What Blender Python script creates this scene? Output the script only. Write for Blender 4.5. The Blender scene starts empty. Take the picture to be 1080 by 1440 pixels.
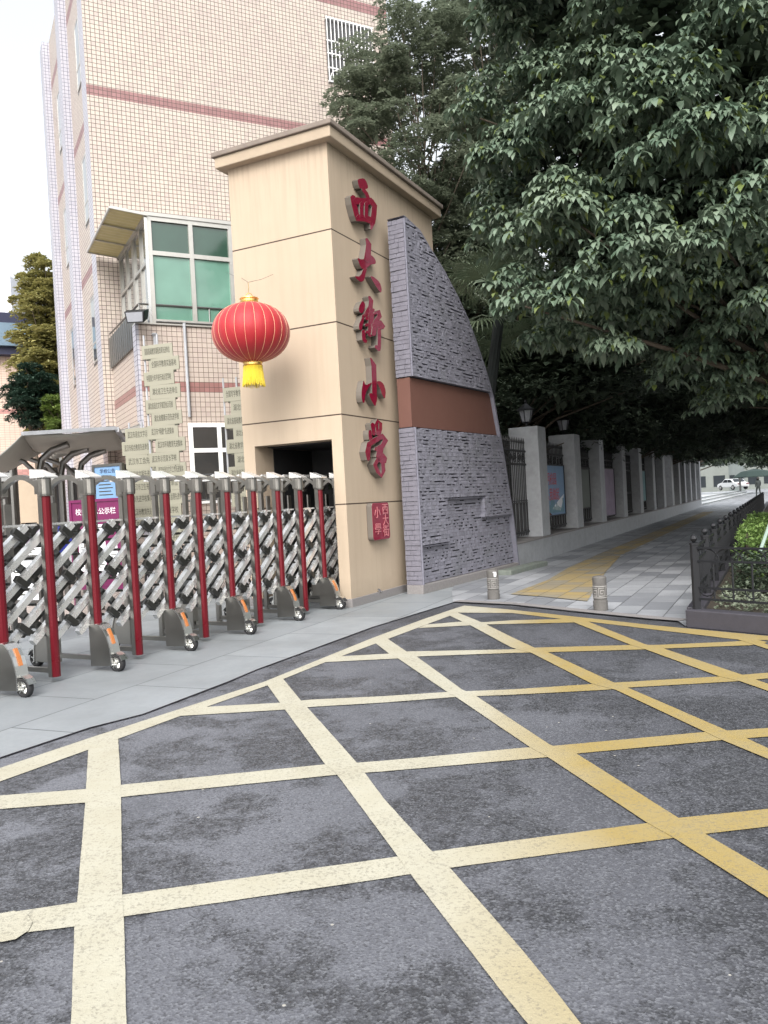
import bpy, bmesh, math, random
import numpy as np
from mathutils import Vector, Matrix
from math import radians, sin, cos, pi, atan2, sqrt
random.seed(7)
SC = bpy.context.scene
COL = SC.collection
# ------------------------------------------------------------------ camera model (used to survey points from the photo)
f_px = 1150.; ROLL = radians(3.1); PIT = radians(.75); H = 1.4
_F = (0, cos(PIT), -sin(PIT)); _U = (0, sin(PIT), cos(PIT))
CR = Vector((cos(ROLL), -sin(ROLL)*_U[1], -sin(ROLL)*_U[2]))
CU = Vector((sin(ROLL), cos(ROLL)*_U[1], cos(ROLL)*_U[2]))
CF = Vector(_F)
def ray(x, y): return CF + CR*((x-540)/f_px) + CU*((720-y)/f_px)
def G(x, y, z=0.):
    d = ray(x, y); t = (z-H)/d.z; return Vector((d.x*t, d.y*t, z))
def V(x, y, P, n):
    d = ray(x, y); t = (P[0]*n[0]+P[1]*n[1])/(d.x*n[0]+d.y*n[1]); return Vector((d.x*t, d.y*t, H+d.z*t))
def D(x, y, dep):
    d = ray(x, y); t = dep/d.y; return Vector((d.x*t, dep, H+d.z*t))
cam = bpy.data.cameras.new('camera'); camo = bpy.data.objects.new('camera', cam); COL.objects.link(camo)
m = Matrix.Identity(4)
for i in range(3): m[i][0] = CR[i]; m[i][1] = CU[i]; m[i][2] = -CF[i]
m[2][3] = H
camo.matrix_world = m
cam.sensor_fit = 'VERTICAL'; cam.sensor_height = 36; cam.lens = 36*f_px/1440; cam.clip_end = 2000; cam.clip_start = .05
SC.camera = camo
# ------------------------------------------------------------------ mesh builder
class MB:
    def __init__(s): s.v = []; s.f = []; s.m = []
    def add(s, vs, fs, mi=0):
        o = len(s.v); s.v += [tuple(v) for v in vs]
        for f in fs: s.f.append(tuple(o+i for i in f)); s.m.append(mi)
    def box(s, x0, x1, y0, y1, z0, z1, mi=0):
        s.add([(x0,y0,z0),(x1,y0,z0),(x1,y1,z0),(x0,y1,z0),(x0,y0,z1),(x1,y0,z1),(x1,y1,z1),(x0,y1,z1)],
              [(3,2,1,0),(4,5,6,7),(0,1,5,4),(1,2,6,5),(2,3,7,6),(3,0,4,7)], mi)
        return s
    def bar(s, a, b, w, h, mi=0, up=(0,0,1)):
        a = Vector(a); b = Vector(b); d = (b-a).normalized(); u = Vector(up)
        if abs(d.dot(u)) > .99: u = Vector((1,0,0))
        sx = d.cross(u).normalized()*w/2; sz = sx.cross(d).normalized()*h/2
        vs = [p+q for p in (a, b) for q in (-sx-sz, sx-sz, sx+sz, -sx+sz)]
        s.add(vs, [(3,2,1,0),(4,5,6,7),(0,1,5,4),(1,2,6,5),(2,3,7,6),(3,0,4,7)], mi); return s
    def tube(s, pts, rs, n=8, mi=0, cap=True):
        pts = [Vector(p) for p in pts]
        if not hasattr(rs, '__len__'): rs = [rs]*len(pts)
        rings = []; up = Vector((.13,.21,.97))
        for i, p in enumerate(pts):
            d = (pts[min(i+1, len(pts)-1)]-pts[max(i-1, 0)]).normalized()
            if abs(d.dot(up)) > .97: up = Vector((1,0,.1)).normalized()
            a = d.cross(up).normalized(); b = d.cross(a).normalized()
            rings.append([p+a*cos(2*pi*k/n)*rs[i]+b*sin(2*pi*k/n)*rs[i] for k in range(n)])
        vs = [q for r in rings for q in r]; fs = []
        for i in range(len(pts)-1):
            for k in range(n):
                fs.append((i*n+k, i*n+(k+1)%n, (i+1)*n+(k+1)%n, (i+1)*n+k))
        if cap: fs.append(tuple(range(n-1, -1, -1))); fs.append(tuple((len(pts)-1)*n+k for k in range(n)))
        s.add(vs, fs, mi); return s
    def lathe(s, prof, c=(0,0,0), n=24, mi=0, fr=None):
        vs = []; fs = []
        for (r, z) in prof:
            for k in range(n):
                rr = r*(fr(k/n) if fr else 1); vs.append((c[0]+rr*cos(2*pi*k/n), c[1]+rr*sin(2*pi*k/n), c[2]+z))
        for i in range(len(prof)-1):
            for k in range(n): fs.append((i*n+k, i*n+(k+1)%n, (i+1)*n+(k+1)%n, (i+1)*n+k))
        fs.append(tuple(range(n-1,-1,-1))); fs.append(tuple((len(prof)-1)*n+k for k in range(n)))
        s.add(vs, fs, mi); return s
    def prism(s, pts, axis, a, b, mi=0, mside=None):
        """pts: 2D outline; axis 'x','y','z': extruded from a to b"""
        area = sum(pts[i][0]*pts[(i+1)%len(pts)][1]-pts[(i+1)%len(pts)][0]*pts[i][1] for i in range(len(pts)))
        if area < 0: pts = pts[::-1]
        def P(p, t):
            return (t, p[0], p[1]) if axis == 'x' else ((p[0], t, p[1]) if axis == 'y' else (p[0], p[1], t))
        n = len(pts); vs = [P(p, a) for p in pts]+[P(p, b) for p in pts]
        flip = (axis == 'y') ^ (b < a)
        A = tuple(range(n)); B = tuple(range(n, 2*n))
        fs = [A[::-1], B] if not flip else [A, B[::-1]]
        s.add(vs, fs, mi)
        o = len(s.v)-2*n
        for i in range(n):
            j = (i+1) % n; q = (o+i, o+j, o+n+j, o+n+i)
            s.f.append(q if not flip else q[::-1]); s.m.append(mi if mside is None else mside)
        return s
    def build(s, name, mats, parent=None, smooth=False, bevel=0, mat4=None, label=None):
        me = bpy.data.meshes.new(name); me.from_pydata(s.v, [], s.f)
        if not isinstance(mats, (list, tuple)): mats = [mats]
        for mm in mats: me.materials.append(mm)
        if len(mats) > 1: me.polygons.foreach_set('material_index', s.m)
        if smooth: me.polygons.foreach_set('use_smooth', [True]*len(s.f))
        me.update()
        o = bpy.data.objects.new(name, me); COL.objects.link(o)
        if parent: o.parent = parent
        if mat4 is not None: o.matrix_world = mat4
        if bevel:
            b = o.modifiers.new('bevel', 'BEVEL'); b.width = bevel; b.segments = 2; b.limit_method = 'ANGLE'
        if label: o['label'] = label
        return o
def tag(o, label=None, cat=None, group=None, kind=None):
    if label: o['label'] = label
    if cat: o['category'] = cat
    if group: o['group'] = group
    if kind: o['kind'] = kind
    return o
def thing(name, label, cat, loc=(0,0,0), yaw=0., group=None):
    o = bpy.data.objects.new(name, None); COL.objects.link(o); o.location = loc; o.rotation_euler = (0,0,yaw); o.empty_display_size = .3
    return tag(o, label, cat, group)
def copy_tree(o, parent=None):
    c = o.copy(); COL.objects.link(c)
    if parent: c.parent = parent
    for ch in list(o.children): copy_tree(ch, c)
    return c
def frame(o, yaw): return Matrix.Translation(Vector((o[0], o[1], 0))) @ Matrix.Rotation(yaw, 4, 'Z')
# ------------------------------------------------------------------ materials
def newmat(name):
    mt = bpy.data.materials.new(name); mt.use_nodes = True; nt = mt.node_tree
    return mt, nt, nt.nodes['Principled BSDF']
def N(nt, t, **kw):
    n = nt.nodes.new(t)
    for k, v in kw.items():
        if k.startswith('i_'):
            n.inputs[int(k[2:]) if k[2:].isdigit() else k[2:]].default_value = v
        else: setattr(n, k, v)
    return n
def Lk(nt, a, b): nt.links.new(a, b)
def math_(nt, op, a, b=None, c=None):
    n = nt.nodes.new('ShaderNodeMath'); n.operation = op
    for i, q in enumerate((a, b, c)):
        if q is None: continue
        if isinstance(q, (int, float)): n.inputs[i].default_value = q
        else: nt.links.new(q, n.inputs[i])
    return n.outputs[0]
def mixc(nt, fac, a, b):
    n = nt.nodes.new('ShaderNodeMix'); n.data_type = 'RGBA'
    for idx, q in ((0, fac), (6, a), (7, b)):
        if isinstance(q, (int, float)): n.inputs[idx].default_value = q
        elif isinstance(q, (tuple, list)): n.inputs[idx].default_value = (*q[:3], 1)
        else: nt.links.new(q, n.inputs[idx])
    return n.outputs[2]
def ramp(nt, fac, stops):
    n = nt.nodes.new('ShaderNodeValToRGB'); e = n.color_ramp.elements
    while len(e) < len(stops): e.new(.5)
    for i, (p, c) in enumerate(stops):
        e[i].position = p; e[i].color = (c, c, c, 1) if isinstance(c, (int, float)) else (*c, 1)
    nt.links.new(fac, n.inputs[0]); return n.outputs[0]
def noise(nt, co, scale, detail=4, rough=.55, dist=0):
    n = nt.nodes.new('ShaderNodeTexNoise'); n.inputs['Scale'].default_value = scale; n.inputs['Detail'].default_value = detail
    n.inputs['Roughness'].default_value = rough; n.inputs['Distortion'].default_value = dist
    if co is not None: nt.links.new(co, n.inputs['Vector'])
    return n.outputs['Fac']
def bump(nt, bs, h, strength=.3, dist=.02):
    b = nt.nodes.new('ShaderNodeBump'); b.inputs['Strength'].default_value = strength; b.inputs['Distance'].default_value = dist
    nt.links.new(h, b.inputs['Height']); nt.links.new(b.outputs[0], bs.inputs['Normal'])
def objco(nt): return nt.nodes.new('ShaderNodeTexCoord').outputs['Object']
def plain(name, col, rough=.6, metal=0., var=.15, scale=6., bumpy=0., spec=None, dirt=0.):
    mt, nt, bs = newmat(name); co = objco(nt)
    n = noise(nt, co, scale, 6, .6)
    v = math_(nt, 'MULTIPLY_ADD', n, 2*var, 1-var)
    mul = nt.nodes.new('ShaderNodeMix'); mul.data_type = 'RGBA'; mul.blend_type = 'MULTIPLY'; mul.inputs[0].default_value = 1
    mul.inputs[6].default_value = (*col, 1); Lk(nt, v, mul.inputs[7]); c = mul.outputs[2]
    if dirt:
        d = ramp(nt, noise(nt, co, scale*.35, 8, .7), [(.45, 0), (.7, 1)])
        c = mixc(nt, math_(nt, 'MULTIPLY', d, dirt), c, tuple(x*.45 for x in col))
    Lk(nt, c, bs.inputs['Base Color'])
    bs.inputs['Roughness'].default_value = rough; bs.inputs['Metallic'].default_value = metal
    Lk(nt, math_(nt, 'MULTIPLY_ADD', noise(nt, co, scale*2.3, 4), .2, rough-.1), bs.inputs['Roughness'])
    if spec is not None: bs.inputs['Specular IOR Level'].default_value = spec
    if bumpy: bump(nt, bs, noise(nt, co, scale*12, 5), bumpy, .01)
    return mt
def gridtex(nt, u, v, su, sv, gw, offset=0.):
    """returns (grout mask 0/1, random per tile)"""
    vi = math_(nt, 'DIVIDE', v, sv); row = math_(nt, 'FLOOR', vi)
    ui = math_(nt, 'DIVIDE', u, su)
    if offset:
        par = math_(nt, 'MODULO', math_(nt, 'ABSOLUTE', row), 2.)
        ui = math_(nt, 'MULTIPLY_ADD', par, offset, ui)
    colm = math_(nt, 'FLOOR', ui)
    fu = math_(nt, 'SUBTRACT', ui, colm); fv = math_(nt, 'SUBTRACT', vi, row)
    a = math_(nt, 'LESS_THAN', fu, gw/su); b = math_(nt, 'LESS_THAN', fv, gw/sv)
    g = math_(nt, 'MAXIMUM', a, b)
    cb = nt.nodes.new('ShaderNodeCombineXYZ'); Lk(nt, colm, cb.inputs[0]); Lk(nt, row, cb.inputs[1])
    wn = nt.nodes.new('ShaderNodeTexWhiteNoise'); Lk(nt, cb.outputs[0], wn.inputs[0])
    return g, wn.outputs['Value']
def walluv(nt):
    """u along the wall, v = height, chosen from the face direction in the object's own frame"""
    tc = nt.nodes.new('ShaderNodeTexCoord'); s = nt.nodes.new('ShaderNodeSeparateXYZ'); Lk(nt, tc.outputs['Object'], s.inputs[0])
    sn = nt.nodes.new('ShaderNodeSeparateXYZ'); Lk(nt, tc.outputs['Normal'], sn.inputs[0])
    k = math_(nt, 'GREATER_THAN', math_(nt, 'ABSOLUTE', sn.outputs[0]), .5)
    u = math_(nt, 'ADD', math_(nt, 'MULTIPLY', k, s.outputs[1]), math_(nt, 'MULTIPLY', math_(nt, 'SUBTRACT', 1., k), s.outputs[0]))
    return u, s.outputs[2], tc.outputs['Object']
def tilemat(name, su, sv, gw, c1, c2, grout, bands=(), bandcol=(.42,.17,.15), rough=.35, offset=0):
    mt, nt, bs = newmat(name); u, v, co = walluv(nt)
    g, r = gridtex(nt, u, v, su, sv, gw, offset)
    c = mixc(nt, math_(nt, 'POWER', r, 1.6), c1, c2)
    c = mixc(nt, math_(nt, 'MULTIPLY', ramp(nt, noise(nt, co, .5, 4), [(.35, 0), (.7, 1)]), .35), c, c2)
    for (z0, z1) in bands:
        k = math_(nt, 'MULTIPLY', math_(nt, 'GREATER_THAN', v, z0), math_(nt, 'LESS_THAN', v, z1))
        c = mixc(nt, k, c, mixc(nt, r, bandcol, tuple(x*.8 for x in bandcol)))
    st = ramp(nt, noise(nt, co, 1.7, 8, .7), [(.5, 0), (.8, 1)])
    c = mixc(nt, math_(nt, 'MULTIPLY', st, .22), c, tuple(x*.5 for x in c1))
    c = mixc(nt, g, c, grout); Lk(nt, c, bs.inputs['Base Color'])
    Lk(nt, math_(nt, 'MULTIPLY_ADD', g, .5, rough), bs.inputs['Roughness'])
    bump(nt, bs, math_(nt, 'SUBTRACT', 1., g), .4, .004)
    return mt
def leafmat(name, c1, c2, rough=.42, trans=.25, extra=None):
    mt, nt, bs = newmat(name); g = nt.nodes.new('ShaderNodeNewGeometry')
    co = objco(nt); n = noise(nt, co, .9, 3)
    fac = math_(nt, 'ADD', math_(nt, 'MULTIPLY', g.outputs['Random Per Island'], .6), math_(nt, 'MULTIPLY_ADD', n, 1.0, -.25))
    c = mixc(nt, fac, c1, c2)
    if extra: c = mixc(nt, math_(nt, 'GREATER_THAN', g.outputs['Random Per Island'], .93), c, extra)
    Lk(nt, c, bs.inputs['Base Color']); bs.inputs['Roughness'].default_value = rough
    bs.inputs['Specular IOR Level'].default_value = .5
    tr = nt.nodes.new('ShaderNodeBsdfTranslucent'); Lk(nt, c, tr.inputs[0])
    mx = nt.nodes.new('ShaderNodeMixShader'); mx.inputs[0].default_value = trans
    Lk(nt, bs.outputs[0], mx.inputs[1]); Lk(nt, tr.outputs[0], mx.inputs[2])
    Lk(nt, mx.outputs[0], nt.nodes['Material Output'].inputs[0])
    return mt
M = {}
M['steel'] = plain('brushed_steel', (.70,.70,.68), .28, 1., .03, 3)
M['bar_shaded'] = plain('shaded_bars', (.085,.085,.08), .35, .9, .1, 6)  # same gate steel, darkened: shade on the turned-away bars is in the colour
M['bar_lit'] = plain('lit_bars', (.90,.90,.89), .28, .72, .03, 3)  # same gate steel, brightened to stand for skylight on upper faces
M['steel_mid'] = plain('satin_steel', (.33,.32,.30), .33, 1., .08, 6)
M['steel_dark'] = plain('dull_steel', (.20,.20,.195), .33, 1., .12, 8)
M['red_post'] = plain('red_metal', (.13,.005,.012), .30, .25, .03, 3)
M['orange'] = plain('orange_reflector', (.42,.15,.045), .35)
M['rubber'] = plain('rubber', (.018,.018,.02), .7)
M['dark_iron'] = plain('black_iron', (.012,.013,.016), .5, .3)
M['white_frame'] = plain('white_frame', (.78,.78,.78), .4)
M['alu'] = plain('aluminium_frame', (.5,.49,.46), .35, .7)
M['granite'] = plain('grey_granite', (.35,.365,.39), .55, 0, .22, 9, .15, dirt=.35)
M['granite_base'] = plain('granite_plinth', (.20,.19,.19), .7, 0, .3, 40, .2)
M['brown_band'] = plain('brown_render', (.125,.056,.042), .75, 0, .10, 3, .1)
M['slab_roof'] = plain('roof_slab_grey', (.20,.165,.14), .8, 0, .2, 5, .2, dirt=.4)
M['beige_trim'] = plain('beige_trim', (.36,.29,.215), .75, 0, .08, 3, .1, dirt=.25)
M['bark'] = plain('bark', (.10,.08,.06), .9, 0, .35, 10, .6)
M['soil'] = plain('soil', (.04,.032,.022), .95, 0, .4, 14, .6)
M['brass'] = plain('brass', (.75,.50,.16), .28, .9)
M['plaque'] = plain('brass_plaque', (.25,.243,.19), .5, .15, .08, 2)
M['ink'] = plain('dark_lettering', (.05,.05,.035), .6)
M['magenta'] = plain('magenta_board', (.13,.010,.068), .45)
M['blue_board'] = plain('blue_board', (.02,.03,.22), .4)
M['sky_poster'] = plain('light_blue_poster', (.15,.27,.45), .4, 0, .35, 1.4)
M['paper'] = plain('white_paper', (.72,.74,.78), .6)
M['white_text'] = plain('white_lettering', (.8,.78,.8), .5)
M['red_text'] = plain('red_lettering', (.55,.06,.07), .5)
M['poster_violet'] = plain('violet_poster', (.26,.21,.29), .6, 0, .5, 2.5)
M['poster_teal'] = plain('teal_poster', (.13,.25,.27), .6, 0, .4, 2.5)
M['canopy'] = plain('grey_membrane', (.34,.34,.31), .55, 0, .1, 2, dirt=.2)
M['awning'] = plain('yellow_polycarbonate', (.50,.43,.22), .5, 0, .2, 3)
M['dark_in'] = plain('dark_shade', (.02,.02,.022), .6)
M['mortar'] = plain('dark_mortar', (.02,.02,.026), .95, 0, .3, 20)
M['blue_roof'] = plain('blue_metal_roof', (.16,.23,.30), .35, .3)
M['navy'] = plain('navy_fascia', (.012,.015,.045), .5)
M['hazed_tower'] = plain('hazed_highrise', (.74,.76,.82), .7)  # distance haze is mixed into the wall colour
M['hazed_glass'] = plain('hazed_highrise_glass', (.50,.55,.62), .3)  # window colour paled by the same painted haze
M['car_paint'] = plain('white_car_paint', (.60,.62,.63), .25, 0, .02)
M['car_glass'] = plain('car_glass', (.02,.025,.03), .1)
M['hair'] = plain('dark_hair', (.015,.012,.01), .6)
M['skin'] = plain('skin', (.45,.28,.2), .6)
M['coat'] = plain('dark_clothing', (.015,.02,.02), .8)
M['kerb_dark'] = plain('dark_kerb_stone', (.040,.038,.048), .6, 0, .25, 12, .2)
M['moss_kerb'] = plain('mossy_kerb', (.15,.17,.15), .8, 0, .35, 14, .4)
M['stone_step'] = plain('light_stone', (.42,.44,.46), .6, 0, .1, 3)
M['lamp_glass'] = plain('lamp_glass', (.28,.29,.32), .25)
M['white_gloss'] = plain('white_sticker', (.75,.76,.78), .3)
M['bollard'] = plain('bollard_stone', (.105,.10,.095), .7, 0, .25, 30, .4, dirt=.3)
M['bollard_band'] = plain('bollard_carving', (.25,.245,.235), .7, 0, .2, 30)
M['bamboo'] = plain('painted_stake', (.22,.29,.25), .6)
M['far_wall'] = plain('far_pale_wall', (.15,.165,.155), .8, 0, .3, .8)
M['far_dark'] = plain('far_grey_wall', (.12,.14,.14), .8, 0, .4, .7)
M['far_green'] = plain('far_green_canopy', (.012,.028,.024), .7)

def glassmat(name, col, rough=.08, streak=0.):
    mt, nt, bs = newmat(name); co = objco(nt)
    n = ramp(nt, noise(nt, co, 1.2, 3), [(.3, .0), (.7, 1.)])
    Lk(nt, mixc(nt, n, col, tuple(c*1.35 for c in col)), bs.inputs['Base Color'])
    bs.inputs['Roughness'].default_value = rough; bs.inputs['Specular IOR Level'].default_value = .8
    bs.inputs['Coat Weight'].default_value = .6; bs.inputs['Coat Roughness'].default_value = .03
    return mt
M['green_glass'] = glassmat('green_film_glass', (.095,.20,.155), .13)
M['green_glass_dark'] = glassmat('dark_green_glass', (.02,.05,.035), .1)
M['dark_glass'] = glassmat('dark_glass', (.035,.035,.035), .06)
M['grey_glass'] = glassmat('grey_glass', (.10,.11,.11), .06)

TB = 3.0
M['tile_main'] = tilemat('cream_wall_tile', .098, .098, .012, (.50,.445,.385), (.43,.365,.33), (.085,.065,.06), [(10.93,11.16),(14.42,14.68),(7.45,7.68)], (.29,.15,.15))
M['tile_block'] = tilemat('pink_cream_wall_tile', .1, .1, .009, (.47,.405,.35), (.41,.34,.305), (.085,.06,.052), [(3.80,4.01)], (.29,.145,.135))
M['tile_white'] = tilemat('white_pilaster_tile', .098, .098, .009, (.44,.44,.49), (.39,.39,.45), (.08,.08,.11))
M['tile_far'] = tilemat('far_cream_tile', .2, .1, .010, (.62,.50,.42), (.60,.45,.38), (.30,.20,.17), [(2.9,3.6),(6.0,6.2)], (.52,.27,.25))

# stucco of the gate tower with score lines
mt, nt, bs = newmat('beige_stucco'); M['stucco'] = mt
tc = objco(nt); sp = N(nt, 'ShaderNodeSeparateXYZ'); Lk(nt, tc, sp.inputs[0])
z = sp.outputs[2]; line = None
for zz in (5.05, 3.82, 2.59, 1.39):
    k = math_(nt, 'LESS_THAN', math_(nt, 'ABSOLUTE', math_(nt, 'SUBTRACT', z, zz)), .009)
    line = k if line is None else math_(nt, 'MAXIMUM', line, k)
k = math_(nt, 'MULTIPLY', math_(nt, 'LESS_THAN', math_(nt, 'ABSOLUTE', math_(nt, 'SUBTRACT', sp.outputs[0], .78)), .004), math_(nt, 'LESS_THAN', z, 2.0))
base = mixc(nt, ramp(nt, noise(nt, tc, .8, 5), [(.3, 0), (.7, 1)]), (.425,.345,.26), (.395,.315,.235))
base = mixc(nt, math_(nt, 'MULTIPLY', ramp(nt, noise(nt, tc, 9, 8, .7), [(.45, 0), (.75, 1)]), .18), base, (.44,.35,.25))
mp = N(nt, 'ShaderNodeMapping'); mp.inputs['Scale'].default_value = (9, 9, .5); Lk(nt, tc, mp.inputs[0])
base = mixc(nt, math_(nt, 'MULTIPLY', ramp(nt, noise(nt, mp.outputs[0], 1, 4), [(.46, 0), (.75, 1)]), .34), base, (.33,.265,.195))
tp = ramp(nt, math_(nt, 'MULTIPLY_ADD', z, .5, -2.55), [(.0, 0), (.6, 1)])
run_ = ramp(nt, noise(nt, mp.outputs[0], 1.7, 5, .6), [(.48, 0), (.66, 1)])
base = mixc(nt, math_(nt, 'MULTIPLY', math_(nt, 'MULTIPLY', tp, run_), .38), base, (.22,.18,.14))
gr = ramp(nt, math_(nt, 'ADD', z, math_(nt, 'MULTIPLY', noise(nt, tc, 5, 6, .7), .5)), [(.25, 1), (.62, 0)])
base = mixc(nt, math_(nt, 'MULTIPLY', gr, .45), base, (.24,.195,.145))
base = mixc(nt, math_(nt, 'MULTIPLY', k, .5), base, (.3,.24,.17))
Lk(nt, mixc(nt, line, base, (.045,.028,.02)), bs.inputs['Base Color']); bs.inputs['Roughness'].default_value = .8
bump(nt, bs, noise(nt, tc, 60, 5), .12, .01)

# slate of the wing wall
mt, nt, bs = newmat('grey_slate'); M['slate'] = mt
g = N(nt, 'ShaderNodeNewGeometry'); tc = objco(nt)
c = mixc(nt, g.outputs['Random Per Island'], (.165,.165,.20), (.235,.235,.285))
c = mixc(nt, math_(nt, 'MULTIPLY', ramp(nt, noise(nt, tc, 14, 6, .7), [(.4, 0), (.7, 1)]), .35), c, (.12,.12,.15))
c = mixc(nt, math_(nt, 'MULTIPLY', ramp(nt, noise(nt, tc, 1.3, 6, .7), [(.52, 0), (.75, 1)]), .5), c, (.11,.12,.12))
Lk(nt, c, bs.inputs['Base Color']); bs.inputs['Roughness'].default_value = .62; bump(nt, bs, noise(nt, tc, 45, 6), .7, .02)
M['slate_return'] = plain('slate_return', (.165,.16,.195), .7, 0, .25, 14, .5, dirt=.3)
M['slate_edge'] = plain('slate_edge', (.17,.17,.21), .65, 0, .25, 12, .5)

# asphalt
mt, nt, bs = newmat('asphalt'); M['asphalt'] = mt; tc = objco(nt)
vo = N(nt, 'ShaderNodeTexVoronoi'); vo.inputs['Scale'].default_value = 120; Lk(nt, tc, vo.inputs['Vector'])
agg = vo.outputs['Color']; sepc = N(nt, 'ShaderNodeSeparateColor'); Lk(nt, agg, sepc.inputs[0])
sp = N(nt, 'ShaderNodeSeparateXYZ'); Lk(nt, tc, sp.inputs[0])
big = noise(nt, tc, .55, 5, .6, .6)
grain = noise(nt, tc, 75, 3, .6)
patch = ramp(nt, math_(nt, 'ADD', math_(nt, 'ADD', math_(nt, 'MULTIPLY', noise(nt, tc, 2.1, 14, .72, .25), .62), math_(nt, 'MULTIPLY', noise(nt, tc, .8, 3), .38)), math_(nt, 'MULTIPLY', grain, .16)), [(.558, 0), (.60, 1)])
fine = ramp(nt, noise(nt, tc, 20, 9, .72), [(.44, 0), (.55, 1)])
patch = math_(nt, 'MULTIPLY', patch, math_(nt, 'MULTIPLY_ADD', fine, .5, .5))
side_tone = ramp(nt, math_(nt, 'ADD', math_(nt, 'MULTIPLY', big, .9), math_(nt, 'MULTIPLY', math_(nt, 'ADD', sp.outputs[0], math_(nt, 'MULTIPLY', sp.outputs[1], .12)), -.10)), [(.15, 0), (.62, 1)])  # tone mix: lighter to the left, darker to the right, broken by noise
c = mixc(nt, side_tone, (.036,.038,.047), (.118,.123,.142))
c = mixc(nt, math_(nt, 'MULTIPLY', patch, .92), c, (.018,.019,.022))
spk = ramp(nt, sepc.outputs[0], [(.0, .0), (.55, .15), (1., 1.)])
c = mixc(nt, math_(nt, 'MULTIPLY', spk, .42), c, (.20,.21,.23))
c = mixc(nt, math_(nt, 'MULTIPLY', ramp(nt, sepc.outputs[1], [(.6, 0), (1., 1.)]), .5), c, (.02,.02,.022))
fl = N(nt, 'ShaderNodeTexVoronoi'); fl.inputs['Scale'].default_value = 5.5; Lk(nt, tc, fl.inputs['Vector'])
c = mixc(nt, math_(nt, 'LESS_THAN', fl.outputs['Distance'], .035), c, (.32,.31,.28))
Lk(nt, c, bs.inputs['Base Color'])
Lk(nt, math_(nt, 'MULTIPLY_ADD', patch, -.14, .74), bs.inputs['Roughness'])
bump(nt, bs, math_(nt, 'ADD', vo.outputs['Distance'], math_(nt, 'MULTIPLY', noise(nt, tc, 30, 4), .25)), .38, .005)

# road paint: pale and worn towards the school, fresher yellow towards the street
mt, nt, bs = newmat('road_paint'); M['paint'] = mt; tc = objco(nt)
sp = N(nt, 'ShaderNodeSeparateXYZ'); Lk(nt, tc, sp.inputs[0])
t = math_(nt, 'ADD', math_(nt, 'MULTIPLY', sp.outputs[0], .62), math_(nt, 'MULTIPLY', sp.outputs[1], -.085))
t = math_(nt, 'ADD', t, math_(nt, 'MULTIPLY', noise(nt, tc, 1.2, 4), .3))
t = ramp(nt, math_(nt, 'ADD', t, .25), [(.22, 0), (.66, 1)])
c = mixc(nt, t, (.38,.365,.295), (.275,.205,.070))
c = mixc(nt, math_(nt, 'MULTIPLY', ramp(nt, noise(nt, tc, 3.2, 8, .7), [(.4, 0), (.75, 1)]), .4), c, (.27,.24,.16))
wr = ramp(nt, math_(nt, 'ADD', noise(nt, tc, 70, 3, .7), math_(nt, 'MULTIPLY', noise(nt, tc, 2.2, 4), .25)), [(.66, 0), (.76, 1)])
c = mixc(nt, math_(nt, 'MULTIPLY', wr, .45), c, (.13,.12,.10))
Lk(nt, c, bs.inputs['Base Color']); bs.inputs['Roughness'].default_value = .7
bump(nt, bs, noise(nt, tc, 110, 3), .5, .004)

def groundtile(name, su, sv, gw, c1, c2, grout, offset=.5, rough=.6, dirt=(.12,.12,.12), dfac=.5):
    mt, nt, bs = newmat(name); tc = objco(nt); sp = N(nt, 'ShaderNodeSeparateXYZ'); Lk(nt, tc, sp.inputs[0])
    g, r = gridtex(nt, sp.outputs[0], sp.outputs[1], su, sv, gw, offset)
    c = mixc(nt, r, c1, c2)
    c = mixc(nt, math_(nt, 'MULTIPLY', ramp(nt, noise(nt, tc, .7, 8, .65), [(.42, 0), (.72, 1)]), dfac), c, dirt)
    c = mixc(nt, math_(nt, 'MULTIPLY', ramp(nt, noise(nt, tc, 28, 5, .6), [(.4, 0), (.8, 1)]), .25), c, dirt)
    c = mixc(nt, g, c, grout); Lk(nt, c, bs.inputs['Base Color']); bs.inputs['Roughness'].default_value = rough
    Lk(nt, math_(nt, 'MULTIPLY_ADD', noise(nt, tc, 2.5, 4), .3, rough-.15), bs.inputs['Roughness'])
    bump(nt, bs, math_(nt, 'SUBTRACT', 1., g), .5, .004); return mt
M['apron'] = groundtile('pale_stone_slabs', 1.25, .85, .011, (.225,.245,.262), (.27,.292,.31), (.075,.085,.09), .37, .55, (.155,.168,.175), .8)
M['paver'] = groundtile('grey_pavers', .6, .3, .010, (.18,.19,.21), (.37,.385,.41), (.05,.05,.055), .5, .5, (.13,.14,.15), .55)
M['tactile'] = groundtile('yellow_tactile_paving', .3, .3, .012, (.36,.26,.09), (.22,.21,.18), (.10,.09,.06), 0, .6, (.16,.15,.13), .85)
M['yard'] = groundtile('pink_brick_paving', .3, .3, .012, (.42,.36,.33), (.36,.31,.29), (.2,.17,.15), .5, .7, (.25,.22,.2), .4)
M['plainground'] = plain('ground', (.14,.14,.13), .9, 0, .2, .3)

L_CAM = leafmat('glossy_green_leaf', (.060,.105,.070), (.205,.26,.185), .36, .2, (.13,.17,.05))
L_MID = leafmat('olive_leaf', (.115,.145,.10), (.25,.285,.205), .5, .35)
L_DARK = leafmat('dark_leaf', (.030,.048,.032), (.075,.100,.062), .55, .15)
L_YEL = leafmat('yellow_green_leaf', (.20,.21,.08), (.42,.38,.15), .5, .3)
L_PALE = leafmat('fresh_green_leaf', (.08,.14,.03), (.20,.27,.07), .5, .3)
L_BLUE = leafmat('blue_green_leaf', (.02,.05,.04), (.05,.09,.06), .5, .2)
L_HEDGE = leafmat('hedge_leaf', (.07,.14,.035), (.20,.30,.085), .5, .3)
L_PALM = leafmat('palm_leaf', (.08,.12,.07), (.17,.21,.13), .4, .2)

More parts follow.
